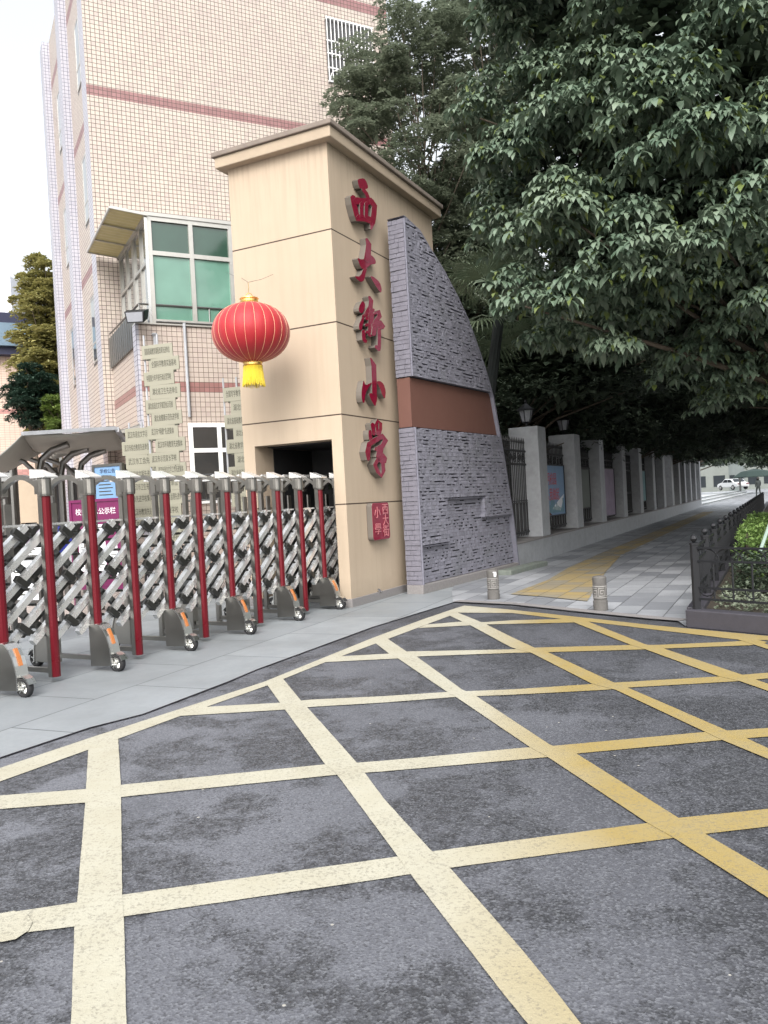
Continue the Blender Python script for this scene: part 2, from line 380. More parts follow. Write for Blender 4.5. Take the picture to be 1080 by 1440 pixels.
# ------------------------------------------------------------------ frames
C = G(495, 855); Rd = Vector((.45,.893,0)).normalized(); Ld = Vector((-Rd.y, Rd.x, 0)); TY = atan2(Rd.y, Rd.x)
B = D(190, 455, 16); Fd = Vector((.883,.469,0)).normalized(); Sd = Vector((-Fd.y, Fd.x, 0)); BY = atan2(Fd.y, Fd.x)
FP = G(727, 801); Pd = Vector((.439,.898,0)).normalized(); Pn = Vector((-Pd.y, Pd.x, 0)); PY = atan2(Pd.y, Pd.x)
GP = Vector((-2.884, 6.99, 0)); Gd = Vector((.4646,.8855,0)).normalized(); GY = atan2(Gd.y, Gd.x)
def loc2(P, O, a, b): d = P-O; return (d.x*a.x+d.y*a.y, d.x*b.x+d.y*b.y, P.z)

# ------------------------------------------------------------------ ground
def sheet(name, pts, z, mat, org=None, yaw=0):
    """flat polygon at height z, own frame (org, yaw)"""
    org = Vector((0,0,0)) if org is None else org
    c, s = cos(-yaw), sin(-yaw)
    q = [((p[0]-org[0])*c-(p[1]-org[1])*s, (p[0]-org[0])*s+(p[1]-org[1])*c, 0) for p in pts]
    mb = MB(); mb.add(q, [tuple(range(len(q)))])
    area = sum(q[i][0]*q[(i+1)%len(q)][1]-q[(i+1)%len(q)][0]*q[i][1] for i in range(len(q)))
    if area < 0: mb.f = [tuple(reversed(mb.f[0]))]
    o = mb.build(name, mat); o.location = (org[0], org[1], z); o.rotation_euler = (0,0,yaw)
    return tag(o, kind='structure')
sheet('ground', [(-700,-300),(700,-300),(700,900),(-700,900)], -.03, M['plainground'])
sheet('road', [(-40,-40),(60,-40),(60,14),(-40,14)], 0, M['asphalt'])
edge = [Vector((-6.5,-2.2,0)), G(0,1067), G(125,1025), G(200,1006), G(320,960), G(360,943), G(523,883), G(637,848)]
ap = edge+[Vector((1.45,12.1,0)), Vector((2.0,14.2,0)), Vector((-4,20,0)), Vector((-26,22,0)), Vector((-26,-2.2,0))]
sheet('forecourt', ap, .008, M['apron'], GP, GY+.08)
mb = MB()
for a, b in zip(edge[:-1], edge[1:]):
    n = (b-a).normalized(); n = Vector((n.y, -n.x, 0))*.006
    mb.add([a+Vector((0,0,.010)), a+n*2+Vector((0,0,.010)), b+n*2+Vector((0,0,.010)), b+Vector((0,0,.010))], [(0,1,2,3)])
tag(mb.build('forecourt_joint', M['kerb_dark']), kind='structure')
yo = GP-Gd*6+Vector((-Gd.y, Gd.x, 0))*3.2
sheet('schoolyard', [yo, yo+Gd*9.5, yo+Gd*9.5+Vector((6,9,0)), Vector((3,30,0)), Vector((-60,60,0)), Vector((-60,2,0))], .012, M['yard'], GP, GY)
K0 = G(963, 857, .18); Kd = (G(1080, 866, .18)-K0).normalized()
pv = [G(637,848), G(720,852), G(830,864), G(920,873), G(953,875), Vector((K0.x,K0.y,0)), K0+Pd*47, K0+Pd*47+Vector((30,0,0)), Vector((90,140,0)), Vector((0,140,0)), FP+Pd*46+Pn*30, FP+Pd*39+Pn*1, FP+Pn*.6, Vector((1.2,14.0,0)), Vector((.95,12.2,0))]
sheet('pavement', pv, .016, M['paver'], FP, PY)
# pavement edge stones
mb = MB(); ee = [G(637,848), G(720,852), G(830,864), G(920,873), G(957,876)]
for a, b in zip(ee[:-1], ee[1:]):
    d = (b-a).normalized(); n = Vector((-d.y, d.x, 0)); L = (b-a).length; k = max(1, round(L/.6))
    for i in range(k):
        p = a+d*(L*i/k+.004); q = a+d*(L*(i+1)/k-.004)
        mb.add([(p.x,p.y,.021),(q.x,q.y,.021),((q+n*.16).x,(q+n*.16).y,.021),((p+n*.16).x,(p+n*.16).y,.021)], [(0,1,2,3)])
tag(mb.build('pavement_edging', M['granite_base']), kind='structure')
def PL(px, py): return G(px, py)
sheet('tactile_strip', [PL(838,782), PL(873,782), PL(873,782)+Pd*26, PL(838,782)+Pd*26], .022, M['tactile'], FP, PY)
sheet('tactile_pad', [PL(718,838), PL(770,818), PL(800,800), PL(838,783), PL(873,783), PL(852,806), PL(826,848), PL(760,841)], .026, M['tactile'], FP, PY)
# ------------------------------------------------------------------ box junction markings
def ext(pts, start, end):
    p = [Vector(q) for q in pts]
    if start: p[0] = p[0]+(p[0]-p[1]).normalized()*2.2
    if end: p[-1] = p[-1]+(p[-1]-p[-2]).normalized()*2.2
    return p
MARK = MB(); mz = [.0045]
def resample(p, n):
    d = [0]
    for a, b in zip(p[:-1], p[1:]): d.append(d[-1]+(b-a).length)
    out = []; j = 0
    for i in range(n+1):
        t = d[-1]*i/n
        while j < len(p)-2 and d[j+1] < t: j += 1
        u = (t-d[j])/max(1e-6, d[j+1]-d[j]); out.append(p[j].lerp(p[j+1], min(1, max(0, u))))
    return out
def stripe(up, lo, s=False, e=False):
    a = ext([G(*q) for q in up], s, e); b = ext([G(*q) for q in lo], s, e)
    n = int(max((a[-1]-a[0]).length/.05, 4)); a = resample(a, n); b = resample(b, n); z = mz[0]; mz[0] += .0003
    vs = []
    for p, q in zip(a, b):
        j = (p-q).normalized()
        p = p+j*random.uniform(-.0008,.0008); q = q+j*random.uniform(-.0008,.0008)
        vs += [(p.x,p.y,z),(q.x,q.y,z)]
    MARK.add(vs, [(2*i, 2*i+1, 2*i+3, 2*i+2) for i in range(n)])
stripe([(0,1081),(125,1039),(370,960),(523,898),(593,872),(637,857),(653,852)], [(0,1100),(125,1055),(250,1009),(375,965),(457,932),(527,906),(647,861)], True)
stripe([(653,852),(720,858),(830,870),(920,880),(1080,895)], [(645,862),(720,862.5),(790,871),(830,875),(1037,900),(1080,901)], False, True)
stripe([(0,1287),(107,1271),(172,1260),(540,1209),(607,1199),(910,1159),(952,1152),(1080,1139)], [(0,1319),(45,1312),(105,1305),(172,1291),(540,1237),(577,1231),(632,1222),(947,1180),(992,1174),(1080,1164)], True, True)
stripe([(0,1120),(122,1111),(171,1105),(459,1076),(500,1074),(540,1071),(745,1052),(780,1050),(987,1031),(1080,1025)], [(0,1139),(120,1130),(171,1122),(472,1091),(540,1086),(770,1066),(810,1061),(1015,1042),(1080,1037)], True, True)
stripe([(270,998),(290,995),(400,989),(435,985),(540,980),(630,974),(720,970.5),(833,963),(863,961),(1017,952),(1080,947)], [(250,1008),(400,999),(440,995),(540,989),(642,981),(720,978),(853,971),(882,968),(1037,959),(1080,955)], False, True)
stripe([(475,924),(547,920),(570,917),(720,914),(752,911.6),(883,908),(927,907.7),(1033,903),(1062,900)], [(457,932),(557,927),(587,924),(720,919),(770,918),(907,914),(930,913),(1060,908),(1080,904)], False, False)
stripe([(600,879),(647,875),(680,875.7),(720,873),(800,871)], [(588,884),(663,880),(680,879),(720,878),(812,876)])
stripe([(166,1037),(170,1105),(172,1260),(175,1310),(178,1440)], [(125,1041),(120,1130),(109,1265),(105,1305),(100,1440)], False, True)
stripe([(396,953),(423,986),(452,1018),(500,1072),(512,1087),(540,1125),(605,1197),(632,1222),(740,1345),(815,1440)], [(375,963),(400,998),(457,1076),(475,1092),(540,1180),(577,1231),(717,1412),(740,1440)], False, True)
stripe([(542,897),(573,918),(587,925),(650,971),(665,977),(775,1050),(810,1061),(952,1151),(992,1175),(1080,1227)], [(525,903),(547,920),(560,927),(627,973),(642,982),(745,1052),(770,1066),(910,1159),(947,1180),(1080,1265)], False, True)
stripe([(643,862),(680,877),(720,897),(752,912),(770,918),(863,961),(882,968),(1020,1028),(1050,1040),(1080,1054)], [(631,866),(650,875),(663,881),(720,912),(747,919),(833,963),(865,971),(990,1030),(1015,1042),(1080,1069)], False, True)
stripe([(822,873),(827,875),(907,907),(933,913),(1040,949),(1063,957),(1080,963)], [(800,872),(807,876),(887,908),(907,914),(1013,953),(1040,959),(1080,973)], False, True)
stripe([(1052,897),(1057,898),(1080,908)], [(1036,900),(1043,902),(1080,914)], False, True)
bl = [(-12,1290),(20,1284),(38,1288),(46,1300),(40,1312),(22,1324),(2,1328),(-14,1324)]
q = [G(*p) for p in bl]; MARK.add([(p.x,p.y,mz[0]) for p in q], [tuple(range(len(q)-1,-1,-1))])
tag(MARK.build('road_marking', M['paint']), kind='structure')
# ------------------------------------------------------------------ gate tower
T = thing('gate_tower', 'tall beige gate tower with red Chinese characters down its side and a grey cap', 'tower', (C.x, C.y, 0), TY)
TH = 6.22; TW = 1.62; TL = 3.5
mb = MB()
mb.box(0, TL, 0, TW, 2.27, TH)
mb.box(0, TL, 0, .17, .12, 2.27); mb.box(0, TL, 1.43, TW, .12, 2.27); mb.box(TL-.15, TL, .17, 1.43, .12, 2.27)
mb.build('wall', M['stucco'], T)
mb = MB(); mb.box(1.5, 1.56, .171, 1.429, .0, 2.269); mb.build('niche_shade_back', M['dark_in'], T)  # added dark panel, stands for the shade deep in the opening
mb = MB(); mb.box(.45, 1.499, 1.418, 1.4285, 0, 2.25); mb.box(.45, 1.499, .1715, .182, 0, 2.25); mb.box(.30, 1.499, .183, 1.417, 2.255, 2.2685); mb.build('niche_shade_panels', M['dark_in'], T)  # dark sheets over beige sides and ceiling, painted shade of the opening
mb = MB(); mb.box(-.025, TL+.025, -.025, .17, 0, .12); mb.box(-.025, TL+.02, 1.43, TW+.025, 0, .12)
mb.build('plinth', M['granite_base'], T, bevel=.004)
mb = MB(); mb.box(-.13, TL+.13, -.13, TW+.13, TH-.02, TH+.13); mb.build('cornice', M['beige_trim'], T, bevel=.012)
mb = MB(); mb.box(-.165, TL+.165, -.165, TW+.165, TH+.13, TH+.20); mb.build('capping_slab', M['slab_roof'], T, bevel=.012)
# characters, traced on the plane of their faces
CH = .092
def charplane(px, py, off=CH):
    P = V(px, py, C-Ld*off, Ld); l = loc2(P, C, Rd, Ld); return (l[0], l[2])
mt, nt, bs = newmat('red_sign_face'); M['sign_red'] = mt
bs.inputs['Base Color'].default_value = (.20,.006,.028,1); bs.inputs['Roughness'].default_value = .22; bs.inputs['Coat Weight'].default_value = .5
M['sign_side'] = plain('sign_side_grey', (.15,.133,.115), .5, .2, .12, 6)
def ribbon(pts, w):
    pts = [Vector(p) for p in pts]; ws = [q*1.28 for q in (w if hasattr(w, '__len__') else [w]*len(pts))]
    A = []; Bq = []
    for i, p in enumerate(pts):
        d = (pts[min(i+1, len(pts)-1)]-pts[max(0, i-1)]).normalized(); n = Vector((-d.y, d.x))*ws[i]/2
        A.append(p+n); Bq.append(p-n)
    d0 = (pts[0]-pts[1]).normalized()*ws[0]*.35; d1 = (pts[-1]-pts[-2]).normalized()*ws[-1]*.35
    return [tuple(q) for q in (A+[pts[-1]+d1]+Bq[::-1]+[pts[0]+d0])]
def smooth_poly(p):
    out = []
    for i in range(len(p)):
        a = Vector(p[i]); b = Vector(p[(i+1) % len(p)]); out += [tuple(a.lerp(b, .2)), tuple(a.lerp(b, .8))]
    return out
def character(origin, sc, polys, strokes, label):
    mb = MB(); k = 0; allp = [smooth_poly(p) for p in polys]+[ribbon(*s) for s in strokes]
    for p in allp:
        q = [charplane(origin[0]+x/sc, origin[1]+y/sc) for x, y in p]
        off = CH+.0015*k; k += 1
        mb.prism(q, 'y', -.002, -off, 0, 1)
    # face normal is -y: end cap b is the face, keep red there only
    return mb.build('sign_character', [M['sign_red'], M['sign_side']], T, label=label)
s1 = 1080/70.
character((480,240), s1, [[(345,185),(490,160),(545,230),(585,350),(570,390),(500,405),(400,385),(370,300)]],
  [([(470,400),(545,500),(590,620)],60), ([(245,560),(270,720),(330,960),(370,1070)],85), ([(300,650),(450,670),(650,660)],115),
   ([(640,650),(715,770),(700,950),(670,1130),(640,1270)],[80,90,90,90,30]), ([(350,1020),(500,1035),(630,1080)],110), ([(430,700),(430,1000)],60), ([(535,700),(530,1010)],60)], 'red character xi at the top of the tower')
character((480,325), s1, [[(345,570),(430,620),(530,590),(620,500),(700,560),(750,640),(745,715),(640,720),(560,800),(450,830),(390,720)],
   [(470,820),(560,800),(520,940),(500,1060),(430,1110),(330,1040),(290,970),(380,990),(440,930)], [(620,970),(700,990),(830,1110),(875,1250),(860,1350),(760,1220),(680,1090)]],
  [([(540,165),(590,290),(575,450),(560,620)],[40,90,100,120])], 'red character da, second from the top')
character((485,410), s1, [[(380,190),(440,260),(440,350),(380,480),(310,440),(300,340)], [(380,490),(420,500),(410,640),(380,740),(370,840),(310,830),(300,720),(350,620)]],
  [([(400,850),(410,1040),(455,1090)],60), ([(520,110),(565,200),(550,340),(470,470),(440,530)],[40,75,80,75,60]), ([(470,480),(610,400)],80), ([(450,590),(570,560)],60),
   ([(570,470),(550,700),(545,950)],90), ([(440,730),(560,705)],50), ([(450,885),(560,865)],50), ([(630,475),(715,440),(735,540),(660,640),(610,750)],[50,80,80,75,60]),
   ([(600,760),(760,690),(795,780)],105), ([(722,800),(728,1050),(720,1240)],58), ([(725,1270),(650,1190)],60), ([(625,760),(600,940)],75)], 'red character jie in the middle of the column')
character((490,495), s1, [[(330,590),(370,730),(540,640),(440,760),(370,900),(350,1100),(310,1100),(285,980),(285,830)], [(440,900),(560,880),(620,900),(620,1040),(580,1200),(470,1000)],
   [(600,640),(680,625),(760,690),(810,850),(790,1030),(720,920),(690,800)]], [([(475,130),(545,290),(555,600),(560,900)],[20,85,80,80])], 'red character xiao, fourth from the top')
character((500,580), 14.4, [[(265,360),(320,350),(340,500),(350,570),(280,570),(262,450)]],
  [([(340,230),(375,440)],60), ([(400,280),(450,165),(505,225),(505,330),(470,460)],52), ([(430,260),(440,450)],40),
   ([(255,960),(240,800),(270,640),(400,560),(540,480),(600,570),(540,680),(400,750)],[50,80,80,80,85,85,75,60]), ([(500,690),(480,820),(470,910)],100), ([(520,860),(580,940),(560,1010)],80),
   ([(450,940),(380,1060),(440,1200),(510,1290),(555,1180),(540,1020),(460,940)],60)], 'red character xue at the foot of the column')
# seal
def rrect(x0, x1, y0, y1, r, n=4):
    o = []
    for cx, cy, a0 in ((x1-r, y1-r, 0), (x0+r, y1-r, 90), (x0+r, y0+r, 180), (x1-r, y0+r, 270)):
        for i in range(n+1): a = radians(a0+90*i/n); o.append((cx+r*cos(a), cy+r*sin(a)))
    return o
ss = 1056/55.
a = charplane(505+335/ss, 695+240/ss); b = charplane(505+850/ss, 695+1190/ss)
mb = MB(); mb.prism(rrect(a[0], b[0], b[1], a[1], .05), 'y', -.002, -CH, 0, 1)
seal = mb.build('seal_plaque', [M['sign_red'], M['sign_side']], T, bevel=.008, label='square red seal plaque with fine seal script')
M['sign_pink'] = plain('seal_carving', (.52,.17,.19), .5)
def textmesh(body, size, mat, name='lettering', parent=None, loc=(0,0,0), rot=(0,0,0), depth=.002, align='CENTER', sx=1., sy=1.):
    cu = bpy.data.curves.new(name, 'FONT'); cu.body = body; cu.size = size; cu.align_x = align; cu.align_y = 'CENTER'; cu.extrude = depth; cu.resolution_u = 2
    tmp = bpy.data.objects.new('tmp', cu); COL.objects.link(tmp)
    dg = bpy.context.evaluated_depsgraph_get(); me = bpy.data.meshes.new_from_object(tmp.evaluated_get(dg)); bpy.data.objects.remove(tmp); bpy.data.curves.remove(cu)
    me.materials.clear(); me.materials.append(mat); me.name = name
    if sx != 1 or sy != 1:
        for v in me.vertices: v.co.x *= sx; v.co.y *= sy
    o = bpy.data.objects.new(name, me); COL.objects.link(o); o.parent = parent; o.location = loc; o.rotation_euler = rot
    return o
w_ = b[0]-a[0]; h_ = a[1]-b[1]
for ci, (txt, fx, ys) in enumerate((('西大街', .73, (.80,.50,.20)), ('小學', .27, (.72,.28)))):
    for ch, fy in zip(txt, ys):
        textmesh(ch, h_*.33, M['sign_pink'], 'seal_script', seal, (a[0]+w_*fx, -CH-.009, b[1]+h_*fy), (pi/2,0,0), .002, sx=1.15)
# ------------------------------------------------------------------ slate wing wall
W0 = G(592,836); Wd = (G(727,801)-W0).normalized(); Wl = Vector((-Wd.y, Wd.x, 0)); WY = atan2(Wd.y, Wd.x)
SW = thing('slate_wing_wall', 'curved grey slate wing wall with a plain brown band, beside the beige tower', 'wall', (W0.x, W0.y, 0), WY)
def wp(px, py): P = V(px, py, W0, Wl); l = loc2(P, W0, Wd, Wl); return (l[0], l[2])
prof = [wp(*q) for q in ((573,310),(586,326),(600,350),(620,382),(640,420),(654,450),(665,480),(678,518),(690,560),(700,615),(706,650),(712,690),(718,728),(727,801))]
prof[0] = (.0, prof[0][1]); prof[-1] = (prof[-1][0], 0)
def xmax(z):
    for (x0, z0), (x1, z1) in zip(prof[:-1], prof[1:]):
        if z1 <= z <= z0: return x0+(x1-x0)*(z0-z)/(z0-z1)
    return 0 if z > prof[0][1] else prof[-1][0]
zb1 = wp(585,606)[1]+.02; zb0 = wp(582,540)[1]
zb1 = 2.47; zb0 = 3.2
TP = prof[0][1]
def outline(z0, z1):
    pts = [(0, z0), (xmax(z0), z0)]+[p for p in prof[::-1] if z0 < p[1] < z1]+[(xmax(z1), z1), (0, z1)]
    o = []
    for p in pts:
        if not o or (abs(p[0]-o[-1][0])+abs(p[1]-o[-1][1])) > 1e-4: o.append(p)
    if abs(o[0][0]-o[-1][0])+abs(o[0][1]-o[-1][1]) < 1e-4: o.pop()
    return o
YB = .22
mb = MB(); mb.prism(outline(0, zb1), 'y', .03, YB); mb.prism(outline(zb0, TP), 'y', .03, YB); mb.build('backing', M['mortar'], SW)
mb = MB(); mb.prism(outline(zb1+.001, zb0-.001), 'y', .0, YB-.002); mb.build('brown_band', M['brown_band'], SW, bevel=.004)
U1, U2 = wp(626,732)[0], wp(678,712)[0]; Z1, Z2, Z3 = wp(608,766)[1], wp(650,700)[1], wp(700,725)[1]
steps = [(U1, Z1), (U2, Z2), (9, Z3)]
def raised(x, z):
    for xe, ze in steps:
        if x < xe: return z > ze
    return True
rnd = random.Random(3)
def stonefield(z0, z1):
    mb = MB(); z = z0+.003
    while z < z1-.02:
        h = rnd.choice((.048,.054,.060)); h = min(h, z1-z-.003)
        xm = xmax(z+h*.5); x = 0
        while x < xm-.02:
            w = rnd.uniform(.045,.10); xe = min(x+w, xm-.012)
            if xe-x < .03: break
            up = raised((x+xe)/2, z+h/2)
            base = -.058 if up else .022
            fr = base-rnd.uniform(0,.006)
            slot = rnd.random() < .30
            x0, x1, za = x+.001, xe-.0015, z+.0015
            zc = z+h-(rnd.uniform(.016,.025) if slot else .0015)
            if rnd.random() < .08: x1 -= .012
            t1, t2, t3 = (rnd.uniform(-.003,.003) for _ in range(3))
            vs = [(x0,.035,za),(x1,.035,za),(x1,.035,zc),(x0,.035,zc),(x0,fr+t1,za),(x1,fr+t2,za),(x1,fr+t3,zc),(x0,fr-t2,zc)]
            mb.add(vs, [(0,1,2,3),(7,6,5,4),(0,4,5,1),(1,5,6,2),(2,6,7,3),(3,7,4,0)])
            x = xe
        z += h
    return mb
for zz in ((.14, zb1-.012), (zb0+.012, TP)):
    stonefield(*zz).build('slate_cladding', M['slate'], SW)
# plain slate return facing the camera
def retfield(z0, z1):
    mb = MB(); z = z0
    while z < z1-.03:
        h = rnd.uniform(.055,.085); h = min(h, z1-z); y = -.045
        while y < YB-.01:
            ye = min(y+rnd.uniform(.06,.16), YB); p = -.012-rnd.uniform(0,.016)
            mb.box(p, .004, y+.002, ye-.001, z+.003, z+h-.004); y = ye
        z += h
    return mb
mb = retfield(.14, zb1-.01); mb2 = retfield(zb0+.01, TP-.02); mb.add(mb2.v, mb2.f); mb.build('slate_return', M['slate_return'], SW)
# rim along the curved edge and the front arris
mb = MB(); pr = [p for p in prof]
for (x0, z0), (x1, z1) in zip(pr[:-1], pr[1:]):
    if z1 > zb0 or z0 < zb1 or True:
        mb.bar((x0, .065, z0), (x1, .065, z1), .25, .035, up=(0,1,0)) if False else mb.add(
            [(x0-.03,-.062,z0),(x0+.012,-.062,z0+.01),(x0+.012,YB+.002,z0+.01),(x0-.03,YB+.002,z0),(x1-.03,-.062,z1),(x1+.012,-.062,z1+.01),(x1+.012,YB+.002,z1+.01),(x1-.03,YB+.002,z1)],
            [(0,1,5,4),(1,2,6,5),(2,3,7,6),(3,0,4,7),(3,2,1,0),(4,5,6,7)])
mb.build('edge_rim', M['slate_edge'], SW)
mb = MB(); mb.box(-.006, .012, -.066, .03, .14, zb1-.01); mb.box(-.006, .012, -.066, .03, zb0+.01, TP-.03); mb.build('corner_strip', M['slate_edge'], SW)
# stepped soffit of the raised cladding
mb = MB()
mb.box(0,U1,-.048,.03,Z1-.012,Z1); mb.box(U1-.012,U1,-.048,.03,Z1,Z2); mb.box(U1,U2,-.048,.03,Z2-.012,Z2); mb.box(U2,U2+.012,-.048,.03,Z3,Z2); mb.box(U2+.012,xmax(Z3)-.02,-.048,.03,Z3-.012,Z3)
mb.build('stepped_lip', M['slate_edge'], SW)
mb = MB(); mb.box(-.03, xmax(0)+.02, -.06, YB, .0, .138); mb.build('plinth', M['granite_base'], SW, bevel=.01)
mb = MB(); a = Vector((0,0,0))
mb.box(2.55, 4.35, -.36, -.10, 0.0, .10); kb = mb.build('kerb', M['moss_kerb'], None, bevel=.02); kb.matrix_world = frame(W0, WY); tag(kb, 'low mossy stone kerb at the foot of the slate wall', 'kerb')
# ------------------------------------------------------------------ retractable gate
GT = thing('retractable_gate', 'stainless steel accordion gate with dark red posts and caster wheels across the school entrance', 'gate', (GP.x, GP.y, 0), GY)
RW = .60; ST = .488
def silverpost(mb, y, z0=.05, z1=1.62, s=.05): mb.box(-s/2, s/2, y-s/2, y+s/2, z0, z1)
def post_frame(i):
    wheel = (i % 2 != 0)
    mb = MB(); arc = []
    for k in range(13):
        t = k/12; y = .05+(RW-.1)*t; arc.append((0, y, 1.665+.115*sin(pi*t)**.8))
    for p, q in zip(arc[:-1], arc[1:]): mb.bar(p, q, .05, .042)
    silverpost(mb, RW+.0, .42 if wheel else .05)
    mb.box(-.035,.035, RW-.12, RW-.10, .95, 1.55)
    if not wheel: mb.box(-.018,.018,.04,RW-.03,.085,.125)
    else: mb.box(-.018,.018,.07,RW-.07,.10,.14)
    mb.box(-.02,.02,.035,.065,.05 if not wheel else .42,1.62)
    fr = mb.build('post_frame', M['steel_mid'], GT); fr.location = (i*ST, 0, 0)
    mb = MB(); z0 = .055 if not wheel else .43
    mb.prism([(-.038,.03),(.038,.03),(.038,-.012),(.026,-.034),(.0,-.042),(-.026,-.034),(-.038,-.012)], 'z', z0, 1.625)
    mb.build('red_post', M['red_post'], fr, smooth=False)
    mb = MB(); mb.box(-.043,-.038,-.005,.034,z0,1.625); mb.box(.038,.043,-.005,.034,z0,1.625); mb.build('post_trim', M['steel_mid'], fr)
    for y0, sg in ((0, -1), (RW, 1)):
        mb = MB(); mb.lathe([(.055,1.60),(.058,1.62),(.058,1.75),(.052,1.755)], (0, y0, 0), 12)
        mb.box(-.06,.06,min(y0, y0-sg*.06),max(y0, y0-sg*.06),1.62,1.74)
        mb.build('post_cap', M['steel_mid'], fr, bevel=.004); mb = MB()
        mb.add([(-.075,y0-sg*.09,1.755),(.075,y0-sg*.09,1.755),(.075,y0+sg*.085,1.755),(-.075,y0+sg*.085,1.755),
                (-.075,y0-sg*.09,1.835),(.075,y0-sg*.09,1.835),(.075,y0+sg*.085,1.768),(-.075,y0+sg*.085,1.768)],
               [(3,2,1,0),(4,5,6,7),(0,1,5,4),(1,2,6,5),(2,3,7,6),(3,0,4,7)] if sg > 0 else [(0,1,2,3),(7,6,5,4),(4,5,1,0),(5,6,2,1),(6,7,3,2),(7,4,0,3)])
        mb.build('cap_plate', M['bar_lit'], fr, bevel=.004)
    if wheel:
        for y0, sg in ((0, -1), (RW, 1)):
            Y = lambda v: y0+sg*v
            mb = MB(); arcp = [(Y(.03),.43),(Y(.075),.42),(Y(.12),.38),(Y(.155),.32),(Y(.18),.25),(Y(.195),.17),(Y(.20),.06)]
            mb.prism([(Y(-.06),.05),(Y(-.06),.43)]+arcp, 'x', -.048, .048); mb.build('wheel_housing', M['steel_mid'], fr, bevel=.004)
            mb = MB()
            for (p, q) in zip(arcp[:-1], arcp[1:]): mb.bar((0,p[0]+sg*.004,p[1]+.003), (0,q[0]+sg*.004,q[1]), .112, .012, up=(1,0,0)) if False else mb.add([(-.056,p[0],p[1]),(.056,p[0],p[1]),(.056,q[0],q[1]),(-.056,q[0],q[1]),(-.056,p[0]+sg*.012,p[1]+.008),(.056,p[0]+sg*.012,p[1]+.008),(.056,q[0]+sg*.012,q[1]+.004),(-.056,q[0]+sg*.012,q[1]+.004)], [(0,1,2,3),(7,6,5,4),(0,4,5,1),(1,5,6,2),(2,6,7,3),(3,7,4,0)])
            cx, cz = Y(.225), .082
            for k in range(6):
                a0 = radians(5+30*k*sg) if sg > 0 else radians(175-30*k); a1 = a0+radians(30 if sg > 0 else -30)
                a0, a1 = (radians(-10+30*k), radians(20+30*k)) if sg > 0 else (radians(190-30*k), radians(160-30*k))
                p = (cx+.095*cos(a0), cz+.095*sin(a0)); q = (cx+.095*cos(a1), cz+.095*sin(a1))
                if p[1] < .06 or k == 0: continue
                mb.bar((0, p[0], p[1]), (0, q[0], q[1]), .012, .07, up=(1,0,0))
            mb.build('fender', M['steel'], fr)
            mb = MB()
            for (p, q) in zip(arcp[2:4], arcp[3:5]): mb.add([(-.017,p[0]+sg*.014,p[1]+.008),(.017,p[0]+sg*.014,p[1]+.008),(.017,q[0]+sg*.014,q[1]+.004),(-.017,q[0]+sg*.014,q[1]+.004),(-.017,p[0]+sg*.02,p[1]+.012),(.017,p[0]+sg*.02,p[1]+.012),(.017,q[0]+sg*.02,q[1]+.006),(-.017,q[0]+sg*.02,q[1]+.006)], [(0,1,2,3),(7,6,5,4),(0,4,5,1),(1,5,6,2),(2,6,7,3),(3,7,4,0)])
            mb.build('reflector', M['orange'], fr)
            mb = MB(); n = 20
            prof_t = [(.052,-.026),(.070,-.028),(.080,-.018),(.080,.018),(.070,.028),(.052,.026)]
            vs = []; fs = []
            for (r, x) in prof_t:
                for k in range(n): vs.append((x, cx+r*cos(2*pi*k/n), .083+r*sin(2*pi*k/n)))
            for a_ in range(len(prof_t)):
                b_ = (a_+1) % len(prof_t)
                for k in range(n): fs.append((a_*n+k, a_*n+(k+1)%n, b_*n+(k+1)%n, b_*n+k))
            mb.add(vs, fs); mb.build('tyre', M['rubber'], fr, smooth=True)
            mb = MB()
            mb.tube([(-.012,cx,.083),(.012,cx,.083)], .05, 16)
            for xx in (-.022, .022):
                mb.tube([(xx-.004,cx,.083),(xx+.004,cx,.083)], .016, 10)
                for k in range(5):
                    a_ = 2*pi*k/5+.3; mb.bar((xx, cx+.012*cos(a_), .083+.012*sin(a_)), (xx, cx+.052*cos(a_), .083+.052*sin(a_)), .010, .017, up=(1,0,0))
            mb.build('wheel_rim', M['steel'], fr)
    return fr
f_long = post_frame(0); f_wheel = post_frame(1)
for i in range(-4, 13):
    if i in (0, 1): continue
    c_ = copy_tree(f_wheel if i % 2 else f_long, GT); c_.location = (i*ST, 0, 0)
def lattice():
    a_, b_ = MB(), MB(); SL = .8; SPC = ST*SL/2
    def run(mb, y, z0, sl, w, h, u0=0., u1=ST, zlo=.37, zhi=1.35):
        us = sorted([max(u0, min(u1, (zlo-z0)/sl)), max(u0, min(u1, (zhi-z0)/sl))])
        if us[1]-us[0] < .03: return
        mb.bar((us[0], y, z0+sl*us[0]), (us[1], y, z0+sl*us[1]), w, h)
    for k in range(-3, 7):
        z0 = .30+SPC*k
        run(a_, .075 if k % 2 else .085, z0, SL, .056, .054)
        if k % 2 == 0: run(b_, RW-.075, z0, SL, .05, .05)
        if k % 2 == 0: run(b_, .150, z0+.56, -SL, .05, .054)
        if k % 2 == 0: run(b_, .024, z0+.12+.16+SPC*.5, -SL, .046, .052, .17, .27, .42, 1.36)
    for zz in (.50, .69, .89, 1.08, 1.28):
        for xx in (ST*.22, ST*.72): b_.tube([(xx, .03, zz), (xx, .20, zz)], .013, 8)
    a_.bar((ST*.1, .075, 1.36), (ST*.9, .075, 1.36), .03, .018)
    for k in range(3):
        b_.bar((ST*.25, .09, .40+.385*k), (ST*.25, RW-.09, .40+.385*k), .024, .024)
    return a_, b_
a_, b_ = lattice(); l0 = a_.build('scissor_lattice', M['bar_lit'], GT); l1 = b_.build('lattice_counter_bars', M['bar_shaded'], GT)
